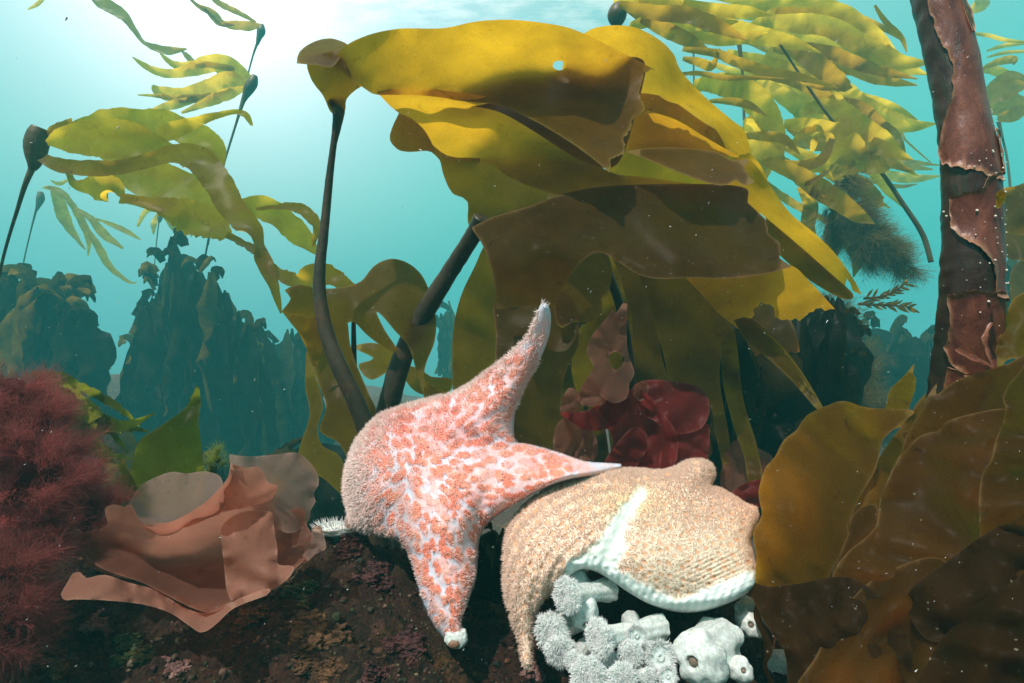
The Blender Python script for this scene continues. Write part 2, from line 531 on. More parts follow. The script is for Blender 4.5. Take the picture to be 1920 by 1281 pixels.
def seabed_h(x, y):
    r = math.hypot(x, y)
    h = -0.75 + 0.45 * fbm(x * .45 + 3, y * .45, 2, 5) + .05 * fbm(x * 3, y * 3, 1, 4)
    h += .42 * min(1, max(0, (r - 1.6) / 1.4)) + min(1.4, max(0, (r - 3.2)) * 0.19)
    h += 0.9 * math.exp(-((x - .9) ** 2 / 1.2 + (y - 2.3) ** 2 / .8)) * .35
    return h


def rock_mat(name='encrusted_rock'):
    m, t = base_mat(name)
    tc_ = t.new('ShaderNodeTexCoord')
    v = tc_.outputs['Object']
    n0 = t.new('ShaderNodeTexNoise', i_Vector=v, i_Scale=9.0, i_Detail=8.0, i_Roughness=.7, i_Distortion=.6)
    n1 = t.new('ShaderNodeTexNoise', i_Vector=v, i_Scale=30.0, i_Detail=8.0, i_Roughness=.75)
    n2 = t.new('ShaderNodeTexNoise', i_Vector=v, i_Scale=240.0, i_Detail=5.0, i_Roughness=.75)
    vo = t.new('ShaderNodeTexVoronoi', i_Vector=v, i_Scale=120.0)
    vb = t.new('ShaderNodeTexVoronoi', i_Vector=v, i_Scale=22.0)
    c_ = t.ramp(n1.outputs[0], [(.32, (.006, .006, .006)), (.44, (.022, .018, .010)), (.52, (.05, .022, .015)), (.60, (.045, .038, .014)), (.70, (.14, .06, .022))])
    c2 = t.ramp(n0.outputs[0], [(.30, (.010, .018, .012)), (.45, (.05, .016, .014)), (.55, (.012, .010, .008)), (.66, (.16, .085, .03)), (.76, (.22, .10, .08))])
    cc = t.mix(1.0, t.mix(.5, c_, c2), (1.75, 1.55, 1.2), 'MULTIPLY')
    spk = t.ramp(n2.outputs[0], [(.64, (0, 0, 0)), (.74, (1, 1, 1))])
    cc = t.mix(t.math('MULTIPLY', spk, .55), cc, (.38, .24, .17))
    pk_ = t.ramp(vb.outputs['Distance'], [(.10, (1, 1, 1)), (.22, (0, 0, 0))])
    cc = t.mix(t.math('MULTIPLY', pk_, .35), cc, (.30, .13, .12))
    cc = t.mix(1.0, cc, t.ramp(n2.outputs[0], [(.3, (.35,) * 3), (.6, (1.3,) * 3)]), 'MULTIPLY')
    b1 = t.new('ShaderNodeBump', i_Strength=.9, i_Distance=.012, i_Height=n1.outputs[0])
    b2 = t.new('ShaderNodeBump', i_Strength=.8, i_Distance=.004, i_Height=n2.outputs[0], i_Normal=b1.outputs[0])
    b3 = t.new('ShaderNodeBump', i_Strength=.5, i_Distance=.003, i_Height=vo.outputs['Distance'], i_Normal=b2.outputs[0])
    pr = t.new('ShaderNodeBsdfPrincipled', i_Base_Color=cc, i_Roughness=.7, i_Normal=b3.outputs[0])
    pr.inputs['Specular IOR Level'].default_value = .25
    t.new('ShaderNodeOutputMaterial', i_Surface=pr.outputs[0])
    return m


ROCK = rock_mat()


def reef_h(x, y):
    """top of the foreground reef (world z); slopes down to the viewer and falls away behind"""
    t_ = np.interp(y, [.22, .38, .48, .58, .66, .78, .92, 1.1, 1.35], [-.46, -.335, -.285, -.245, -.205, -.185, -.27, -.42, -.8])
    t_ += np.interp(x, [-.9, -.45, -.22, -.10, -.02, .04, .14, .4, .9], [.0, -.035, -.005, -.015, -.07, -.07, -.03, -.06, -.02])
    s = .032 * fbm(x * 9 + 5, y * 9, 3.3, 6) + .010 * fbm(x * 45, y * 45, 5.1, 5) + .012 * noise.voronoi(Vector((x * 26, y * 26, 1)))[0][0]
    b = abs(fbm(x * 22, y * 22, 7, 4)) * .026
    return .6 + t_ + s - b


terrain('seabed', np.arange(-10.8, 10.81, .14), np.arange(-2.5, 11.01, .14), seabed_h, ROCK)
terrain('reef', np.arange(-1.2, 1.201, .005), np.concatenate([np.arange(.25, .85, .004), np.arange(.85, 1.0, .01), np.arange(1.0, 1.4, .02)]), reef_h, ROCK)
haze_box()


def mount(x, y, d):
    """world point, used as the base of a thing"""
    return P(x, y, d)


# ------------------------------------------------------------------ the big kelp with the slender stipe
k1 = thing('kelp', 'tall golden kelp with slender dark stipe, huge blades folded over at its top', 'kelp', P(705, 860, .98))
sheet('blade_base', KF, [(622, 212), (606, 180), (585, 152), (575, 118), (590, 104), (640, 96), (668, 120), (690, 152), (668, 168), (650, 186), (645, 212)], [(632, 210, 1.0), (580, 120, 1.0), (690, 150, 1.01), (635, 140, .96)], k1, 9, .3, 3)
sheet('blade', KG, [(556, 119, 1), (561, 98), (585, 80), (620, 72), (655, 86), (640, 105), (622, 126), (595, 122), (575, 121)], [(556, 119, .95), (655, 86, 1.0), (600, 85, 1.03), (620, 125, .93)], k1, 9, .3, 4)
sheet('blade', KG, [(616, 120, 1), (645, 88), (690, 66), (750, 54), (830, 53), (890, 41), (950, 37), (1010, 42), (1065, 52), (1110, 70), (1160, 95), (1226, 130, 2), (1207, 135, 2), (1198, 172, 2), (1209, 205, 2), (1184, 226, 2), (1183, 242, 2), (1170, 256, 2), (1170, 290, 2), (1146, 298, 2), (1144, 325, 2), (1112, 298), (1062, 262), (1000, 226), (940, 199), (880, 191), (800, 180), (735, 178), (700, 176), (665, 152), (640, 132)],
      [(616, 120, .98), (750, 60, .88), (950, 38, .84), (1110, 70, .88), (1226, 130, .98), (1140, 320, .84), (1000, 225, .90), (800, 180, .97), (700, 174, .96), (900, 110, .96), (1050, 130, 1.03), (900, 160, 1.02), (1170, 240, .92), (1180, 110, 1.0)], k1, 13, 3.2, 5, .010, 170, holes=[[(1038, 118), (1046, 114), (1056, 116), (1061, 124), (1054, 132), (1044, 131), (1037, 126)]])
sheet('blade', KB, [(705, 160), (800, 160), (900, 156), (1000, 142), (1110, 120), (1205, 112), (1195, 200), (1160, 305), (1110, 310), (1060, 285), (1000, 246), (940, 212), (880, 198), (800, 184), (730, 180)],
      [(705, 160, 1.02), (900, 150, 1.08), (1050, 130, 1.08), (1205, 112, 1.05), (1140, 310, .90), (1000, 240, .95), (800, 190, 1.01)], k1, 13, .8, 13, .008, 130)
sheet('blade', KG, [(706, 172, 1), (760, 163), (800, 166), (880, 176), (950, 190), (1010, 216), (1060, 262), (1110, 300), (1150, 325), (1210, 332), (1300, 345), (1395, 352), (1350, 372), (1200, 372), (1080, 372), (1000, 352), (950, 330), (920, 308), (870, 301), (840, 298), (815, 280), (797, 252), (770, 228), (735, 202)],
      [(706, 172, .97), (880, 182, .99), (1060, 262, 1.06), (1300, 345, .96), (1395, 352, .96), (870, 300, 1.20), (797, 250, 1.10), (1000, 340, 1.06), (930, 260, 1.13), (1080, 340, 1.0), (1150, 360, .98)], k1, 13, .5, 6, .012, 120)
sheet('blade', KO, [(799, 262, 1), (806, 282), (824, 300), (832, 330), (848, 362), (876, 378), (884, 430), (960, 440), (1100, 440), (1200, 400), (1160, 330), (1050, 300), (960, 300), (890, 296), (840, 292)],
      [(799, 262, 1.12), (832, 330, 1.16), (884, 430, 1.2), (1200, 400, 1.1), (1050, 300, 1.22), (900, 350, 1.2)], k1, 14, .5, 7, .012, 110)
sheet('blade', KO, [(748, 212, 1), (735, 240), (731, 262), (745, 280), (765, 285), (800, 283), (815, 285), (800, 250), (775, 225)], [(748, 212, .99), (745, 280, 1.02), (810, 284, 1.0)], k1, 10, .3, 8)
sheet('blade', KG, [(1100, 60), (1135, 49), (1185, 50), (1232, 72), (1262, 100), (1274, 128), (1300, 160), (1342, 200), (1392, 242), (1402, 262, 1), (1408, 285, 2), (1388, 290, 2), (1383, 299, 2), (1340, 276), (1285, 240), (1210, 210), (1120, 215), (1060, 180), (1060, 100)],
      [(1100, 60, 1.0), (1185, 50, .98), (1300, 160, .98), (1400, 270, 1.02), (1285, 240, 1.22), (1080, 180, 1.2), (1200, 130, 1.14)], k1, 14, 2.5, 9, .010, 140)
sheet('blade', KG, [(1214, 207, 1), (1190, 222, 2), (1172, 236, 2), (1183, 258, 2), (1166, 272, 2), (1172, 281, 2), (1230, 278), (1290, 280), (1345, 288), (1398, 302), (1370, 285), (1320, 256), (1270, 226)],
      [(1214, 207, 1.02), (1170, 275, 1.14), (1290, 280, 1.12), (1398, 300, 1.02), (1320, 256, 1.0)], k1, 11, 2.2, 10, .006, 90)
sheet('blade', KF, [(1170, 284, 1), (1230, 277), (1300, 279), (1345, 286), (1372, 300), (1402, 298, 2), (1396, 318, 2), (1414, 342, 2), (1396, 348, 2), (1378, 338, 2), (1352, 348), (1300, 334), (1250, 314), (1205, 296)],
      [(1170, 284, .90), (1300, 279, .95), (1410, 340, .88), (1250, 314, .86)], k1, 11, 2.5, 11, .006, 90)
sheet('blade', KG, [(1390, 296), (1415, 308), (1442, 345), (1480, 398), (1530, 440), (1568, 478), (1598, 520), (1616, 552, 2), (1600, 546, 2), (1588, 522, 2), (1584, 538, 1), (1545, 505), (1500, 466), (1450, 420), (1405, 385), (1370, 365), (1330, 350), (1350, 320)],
      [(1390, 296, .98), (1480, 398, .94), (1616, 552, .96), (1450, 420, 1.06), (1340, 345, 1.02), (1560, 510, 1.04)], k1, 13, 2.0, 12, .008, 130)
tube('stipe', STP, [(632, 190, 1.0, 32), (635, 208, 1.0, 23), (631, 240, 1.0, 16), (625, 275, 1.0, 12), (617, 340, 1.0, 14), (608, 430, .99, 17), (600, 500, .98, 21), (600, 560, .97, 24), (614, 630, .96, 28), (642, 700, .95, 31), (670, 760, .95, 32), (690, 820, .95, 34), (702, 900, .96, 42), (706, 960, .98, 50), (706, 1050, .99, 66), (704, 1130, 1.0, 90)], k1, 7, 14, .06)

# ------------------------------------------------------------------ second kelp: thick slanted stipe, drooping brown blade with shade painted in
k2 = thing('kelp', 'broad brown kelp, shade in its colour, on a thick slanting stipe, blade arching above the pink sea star', 'kelp', P(722, 870, 1.12))
tube('stipe', STP, [(905, 410, 1.0, 36), (888, 440, 1.02, 32), (850, 500, 1.06, 32), (812, 560, 1.08, 35), (780, 615, 1.1, 38), (755, 670, 1.1, 38), (735, 735, 1.1, 40), (722, 800, 1.1, 42), (716, 900, 1.1, 46), (715, 960, 1.1, 54), (716, 1060, 1.1, 80)], k2, 7, 14, .06)
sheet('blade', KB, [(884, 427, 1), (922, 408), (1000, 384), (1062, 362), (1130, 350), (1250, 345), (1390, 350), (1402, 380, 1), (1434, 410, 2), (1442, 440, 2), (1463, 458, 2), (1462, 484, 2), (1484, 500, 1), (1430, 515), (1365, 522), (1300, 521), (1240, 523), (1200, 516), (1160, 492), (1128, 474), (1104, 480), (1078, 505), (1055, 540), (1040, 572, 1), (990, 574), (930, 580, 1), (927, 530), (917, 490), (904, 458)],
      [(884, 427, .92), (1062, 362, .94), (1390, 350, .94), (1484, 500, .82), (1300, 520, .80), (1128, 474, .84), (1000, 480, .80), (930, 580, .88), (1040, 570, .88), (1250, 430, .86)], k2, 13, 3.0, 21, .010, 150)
sheet('blade', KG, [(1286, 522, 1), (1330, 502), (1350, 497, 2), (1366, 520, 2), (1420, 512), (1480, 497), (1520, 530), (1566, 580, 2), (1546, 583, 2), (1530, 578, 2), (1500, 602, 2), (1478, 600, 2), (1452, 594, 2), (1447, 574, 2), (1428, 566, 2), (1412, 580, 2), (1415, 590, 2), (1400, 604, 2), (1385, 618, 1), (1345, 585), (1312, 548)],
      [(1286, 522, .86), (1480, 497, .84), (1566, 580, .92), (1385, 618, .97)], k2, 11, 3.5, 22, .006, 110)
sheet('blade', KO, [(1436, 408, 1), (1500, 462), (1560, 515), (1600, 552), (1585, 562), (1540, 540), (1485, 500), (1440, 452)], [(1436, 408, 1.05), (1600, 552, 1.0), (1485, 500, 1.02)], k2, 12, .5, 23)
sheet('blade', KO, [(1192, 500, 1), (1216, 572), (1240, 650), (1262, 722), (1325, 750), (1345, 830), (1364, 900), (1368, 830), (1350, 720), (1354, 660), (1376, 620), (1335, 565), (1295, 500)],
      [(1192, 500, 1.0), (1300, 500, 1.0), (1240, 650, .96), (1364, 900, .95), (1376, 620, 1.0)], k2, 14, .8, 24, .012, 100)
sheet('blade', KO, [(1350, 640, 1), (1374, 618), (1382, 650), (1394, 750), (1420, 840), (1430, 912), (1405, 914), (1396, 860), (1374, 795), (1356, 720)], [(1350, 640, .95), (1430, 912, .90), (1400, 770, .92)], k2, 10, .5, 25, .012, 60)
sheet('blade', KO, [(1375, 600, 1), (1408, 598), (1462, 646), (1510, 715), (1548, 772), (1534, 770), (1486, 716), (1440, 672), (1398, 638)], [(1375, 600, .9), (1548, 772, .84), (1440, 650, .88)], k2, 10, .3, 26, .01, 60)
ribbon('midrib', KG, [(1404, 600, .885, 3), (1455, 640, .87, 3), (1500, 695, .855, 3), (1545, 768, .835, 2)], k2, 3, 6, 2, 0, 0)

sheet('blade', KG, [(1160, 190), (1240, 180), (1320, 230), (1400, 280), (1440, 340), (1430, 400), (1300, 380), (1180, 370), (1140, 300)], [(1160, 190, 1.2), (1400, 280, 1.1), (1430, 400, 1.2), (1180, 370, 1.25)], k2, 15, .5, 27, .015, 90)

# ------------------------------------------------------------------ third kelp: hanging curtain behind the raised arm
k3 = thing('kelp', 'dark kelp curtain hanging behind the raised arm of the pink sea star', 'kelp', P(1000, 900, 1.2))
sheet('blade', KO, [(915, 455), (890, 500), (864, 556), (850, 618), (848, 690), (852, 770), (870, 870), (960, 880), (950, 760), (940, 640), (950, 560), (960, 470)], [(915, 455, 1.14), (850, 618, 1.08), (860, 870, 1.05), (950, 640, 1.14)], k3, 15, .5, 31, .02, 120)
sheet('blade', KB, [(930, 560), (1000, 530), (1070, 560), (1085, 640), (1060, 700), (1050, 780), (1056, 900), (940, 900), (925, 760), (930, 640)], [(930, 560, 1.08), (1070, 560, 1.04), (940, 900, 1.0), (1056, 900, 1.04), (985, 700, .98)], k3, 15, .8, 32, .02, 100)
sheet('blade', KO, [(1040, 520), (1080, 470), (1130, 468), (1148, 505), (1142, 545, 2), (1128, 560, 2), (1130, 585, 2), (1112, 606, 2), (1076, 604, 2), (1045, 610)], [(1040, 520, 1.04), (1130, 470, 1.1), (1112, 606, 1.02)], k3, 12, 2.5, 33)
sheet('blade', KG, [(1112, 470), (1150, 490), (1168, 540), (1185, 600), (1180, 680), (1150, 740), (1100, 760), (1072, 700), (1084, 620), (1118, 596), (1122, 560)], [(1112, 470, 1.2), (1185, 600, 1.2), (1100, 760, 1.16)], k3, 14, 1.5, 34, .012, 70)
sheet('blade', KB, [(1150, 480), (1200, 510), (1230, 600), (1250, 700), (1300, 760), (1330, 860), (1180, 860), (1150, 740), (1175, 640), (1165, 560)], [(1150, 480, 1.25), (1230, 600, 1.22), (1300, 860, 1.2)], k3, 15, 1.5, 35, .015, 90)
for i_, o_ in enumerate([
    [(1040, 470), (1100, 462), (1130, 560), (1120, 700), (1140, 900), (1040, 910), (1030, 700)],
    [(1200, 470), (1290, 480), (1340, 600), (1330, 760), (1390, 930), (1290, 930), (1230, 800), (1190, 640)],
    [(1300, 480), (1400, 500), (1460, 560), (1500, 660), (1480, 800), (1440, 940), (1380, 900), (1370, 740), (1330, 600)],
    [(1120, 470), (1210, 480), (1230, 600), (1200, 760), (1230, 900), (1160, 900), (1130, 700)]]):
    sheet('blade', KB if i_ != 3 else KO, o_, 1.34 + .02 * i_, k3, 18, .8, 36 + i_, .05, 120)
tube('stipe', STP, [(1128, 465, 1.12, 14), (1140, 510, 1.12, 16), (1158, 560, 1.13, 17), (1172, 620, 1.15, 18), (1180, 720, 1.18, 22), (1176, 860, 1.2, 26), (1170, 960, 1.25, 34), (1168, 1040, 1.25, 50)], k3, 6, 10, .05)
tube('stipe', BST, [(1098, 610, 1.25, 9), (1112, 680, 1.25, 10), (1100, 740, 1.26, 10), (1096, 830, 1.28, 12), (1096, 1040, 1.28, 20)], k3, 6, 8, .05)

# ------------------------------------------------------------------ fourth kelp: split golden curtain at left of the sea star
k4 = thing('kelp', 'olive kelp with split rounded blade hanging behind the slender stipe, left of the sea star', 'kelp', P(670, 890, 1.15))
sheet('blade', KO, [(528, 584, 1), (545, 560), (534, 545), (560, 534), (600, 541), (640, 539), (676, 528), (700, 500), (728, 486), (758, 490), (786, 510), (803, 540), (804, 560), (817, 595), (815, 640), (797, 688), (794, 735), (782, 700), (766, 650), (740, 620), (716, 592), (706, 586), (722, 620), (748, 662), (715, 648), (688, 628), (664, 604), (652, 606, 1), (660, 660), (690, 735), (706, 778), (694, 850), (664, 880), (636, 832), (600, 808), (612, 762), (600, 728), (586, 690), (572, 648), (552, 612)],
      [(528, 584, 1.04), (600, 541, 1.10), (728, 486, 1.16), (803, 540, 1.12), (794, 735, 1.06), (660, 606, 1.06), (636, 832, 1.06), (700, 560, 1.08), (610, 640, 1.12)], k4, 12, .6, 41, .014, 130)
sheet('blade', KG, [(528, 584, 1), (560, 592), (600, 596), (614, 600), (606, 650), (590, 690), (572, 640), (550, 612)], [(528, 584, 1.0), (614, 600, 1.04), (590, 690, 1.06)], k4, 10, .3, 42)
sheet('blade', KG, [(664, 652), (690, 643), (722, 648), (748, 664), (738, 686), (722, 700), (700, 712), (684, 706), (672, 684), (700, 672)], [(664, 652, 1.25), (748, 664, 1.22), (700, 712, 1.2)], k4, 9, 1.2, 43)
sheet('blade', KG, [(752, 688), (785, 690), (808, 706), (846, 710), (842, 736), (810, 742), (782, 736), (762, 716)], [(752, 688, 1.25), (846, 710, 1.3), (782, 736, 1.22)], k4, 9, .6, 44)
sheet('blade', KO, [(792, 700), (802, 716), (842, 740), (836, 752), (800, 760), (794, 740)], [(792, 700, 1.1), (842, 745, 1.1), (800, 760, 1.1)], k4, 9, .3, 45)
sheet('blade', KO, [(576, 655), (590, 700), (605, 760), (596, 800), (604, 835), (640, 860), (650, 930), (610, 900), (560, 860), (580, 780), (572, 720)], [(576, 655, 1.25), (604, 800, 1.25), (630, 920, 1.25)], k4, 12, 1.5, 46)
tube('stipe', STP, [(663, 600, 1.12, 8), (664, 700, 1.14, 12), (668, 800, 1.15, 18), (672, 900, 1.15, 22), (674, 1060, 1.15, 40)], k4, 5, 8, .05)

# ------------------------------------------------------------------ leather sea stars
def inflate(poly, v, cell=5.0):
    """smooth swelling of an outline (0 at its edge), evaluated at points v"""
    lo = poly.min(0) - 2 * cell; hi_ = poly.max(0) + 2 * cell
    xs = np.arange(lo[0], hi_[0], cell); ys = np.arange(lo[1], hi_[1], cell)
    X, Y = np.meshgrid(xs, ys); q = np.column_stack([X.ravel(), Y.ravel()])
    m = inside(poly, q).reshape(X.shape)
    h = np.zeros(X.shape)
    for _ in range(2500):
        h[1:-1, 1:-1] = np.where(m[1:-1, 1:-1], .25 * (h[:-2, 1:-1] + h[2:, 1:-1] + h[1:-1, :-2] + h[1:-1, 2:]) + .25 * cell * cell, 0)
    fx = np.clip((v[:, 0] - xs[0]) / cell, 0, len(xs) - 1.001); fy = np.clip((v[:, 1] - ys[0]) / cell, 0, len(ys) - 1.001)
    ix = fx.astype(int); iy = fy.astype(int); ax = fx - ix; ay = fy - iy
    g_ = h[iy, ix] * (1 - ax) * (1 - ay) + h[iy, ix + 1] * ax * (1 - ay) + h[iy + 1, ix] * (1 - ax) * ay + h[iy + 1, ix + 1] * ax * ay
    e = edge_dist(poly, v)
    return np.sqrt(np.maximum(g_, 0) * np.clip(e / 6., 0, 1) * 2)


def vnormals(V, f):
    n = np.zeros_like(V); a = V[f[:, 0]]; b = V[f[:, 1]]; c_ = V[f[:, 2]]
    fn = np.cross(b - a, c_ - a)
    for k in range(3): np.add.at(n, f[:, k], fn)
    return n / (np.linalg.norm(n, axis=1)[:, None] + 1e-12)


def nz2(q, s, seed=0, o=3):
    return np.array([noise.fractal(Vector((a * s, b * s, seed * 3.7)), 1, 2, o) for a, b in q])


def star_body(name, mat, outline, base, thick, res, root, seed, bumps=(), pigment=None, back=.35):
    rs = random.Random(seed)
    poly = make_outline(outline, 4.0, .5, rs)
    v, f = tri_fill(poly, res, rs)
    h = inflate(poly, v)
    d0 = rbf(base, v)
    hh = h.copy()
    for (bx, by, sx_, sy_, an, am) in bumps:      # gaussian swellings and grooves, px
        ca, sa = math.cos(math.radians(an)), math.sin(math.radians(an))
        u = (v[:, 0] - bx) * ca + (v[:, 1] - by) * sa; w_ = -(v[:, 0] - bx) * sa + (v[:, 1] - by) * ca
        hh = hh + am * np.exp(-(u / sx_) ** 2 - (w_ / sy_) ** 2) * np.clip(h / 25, 0, 1)
    pg = pigment(v, h)
    col_, lift = pg
    hh = hh + lift * np.clip(h / 10, 0, 1)
    front = P(v[:, 0], v[:, 1], d0 - hh * thick * d0 / F)
    bk_ = P(v[:, 0], v[:, 1], d0 + h * back * d0 / F)
    n = len(v); npoly = len(poly)
    ff = f.copy()
    N = vnormals(front, ff)
    if (N @ (FW)).mean() > 0: ff = ff[:, ::-1]; N = -N
    bm_ = np.where(np.arange(n) < npoly, np.arange(n), np.arange(n) + n)
    V = np.vstack([front, bk_]); fb = bm_[ff][:, ::-1]
    used = np.zeros(2 * n, bool); allf = np.vstack([ff, fb]); used[allf.ravel()] = True
    re = np.cumsum(used) - 1
    o = link(name, V[used], re[allf], mat, root, cols=np.vstack([col_, col_])[used])
    return o, v, h, front, N, ff


def flow_dir(v, spines):
    """unit direction along the nearest arm axis (blended)"""
    acc = np.zeros_like(v)
    for (x1, y1, x2, y2) in spines:
        a = np.array([x1, y1]); ab = np.array([x2 - x1, y2 - y1], float); L = ab @ ab
        t = np.clip(((v - a) @ ab) / L, 0, 1)
        dd = np.hypot(*(v - a - t[:, None] * ab).T)
        u = ab / math.sqrt(L)
        acc += u * (1 / (dd + 12) ** 2)[:, None]
    return acc / (np.linalg.norm(acc, axis=1)[:, None] + 1e-9)


def patches(v, D, spacing, asp, seed, fill=.62):
    """elongated skin patches that follow direction field D: 0..1 mask"""
    r = np.random.default_rng(seed)
    idx = r.permutation(len(v)); chosen = []
    cp = np.zeros((0, 2)); cdv = np.zeros((0, 2))
    for i in idx[:9000]:
        p_ = v[i]; d_ = D[i]
        if len(cp):
            q = cp - p_; u = q @ d_; w_ = q @ np.array([-d_[1], d_[0]])
            if ((u / (spacing * asp)) ** 2 + (w_ / spacing) ** 2).min() < 1: continue
        cp = np.vstack([cp, p_]); cdv = np.vstack([cdv, d_])
        if len(cp) > 700: break
    sz = r.uniform(.75, 1.25, len(cp))
    best = np.full(len(v), 9.0)
    wob = nz2(v, .09, seed) * .5
    for k in range(len(cp)):
        q = v - cp[k]; u = q @ cdv[k]; w_ = q @ np.array([-cdv[k][1], cdv[k][0]])
        best = np.minimum(best, np.sqrt((u / (spacing * asp * fill * sz[k])) ** 2 + (w_ / (spacing * fill * sz[k])) ** 2))
    return 1 - np.clip((best + wob * .6 - .82) / .25, 0, 1)


def fuzz(name, mat, root, v, h, V3, N, f, weight, count, length, rad, colf, seed, outl=0.25, bend=.4, segs=2):
    r = np.random.default_rng(seed)
    a = V3[f[:, 0]]; b = V3[f[:, 1]]; c_ = V3[f[:, 2]]
    ar = np.linalg.norm(np.cross(b - a, c_ - a), axis=1)
    wt = ar * weight[f].mean(1); wt /= wt.sum()
    t = r.choice(len(f), count, p=wt)
    u = r.random((count, 2)); fl = u.sum(1) > 1; u[fl] = 1 - u[fl]
    def lerp(A): return A[f[t, 0]] * (1 - u.sum(1))[:, None] + A[f[t, 1]] * u[:, :1] + A[f[t, 2]] * u[:, 1:]
    p3 = lerp(V3); n3 = lerp(N); v2 = lerp(v)
    dr = n3 + r.normal(size=(count, 3)) * outl
    ln = length(v2) * r.uniform(.6, 1.25, count)
    return spikes(name, mat, p3 - n3 * rad, dr, ln, rad * r.uniform(.7, 1.3, count), root, bend, seed, 'stuff', colf(v2), segs)


SKIN = solid_mat('star_skin', [(1, 1, 1), (1, 1, 1)], 70, .5, .35, .0016, sss=.12, spec=.35, pigment=True)
PAPU = solid_mat('star_papulae', [(1, 1, 1), (1, 1, 1)], 70, .5, .0, .001, spec=.25, pigment=True, tipc=(1.0, .82, .76), transl=.2)
PAPU2 = solid_mat('star_papulae_peach', [(1, 1, 1), (1, 1, 1)], 70, .7, .0, .001, spec=.03, pigment=True, tipc=(.92, .74, .62), transl=.35)


def L3(a, b, t): return np.asarray(a)[None] * (1 - t)[:, None] + np.asarray(b)[None] * t[:, None]


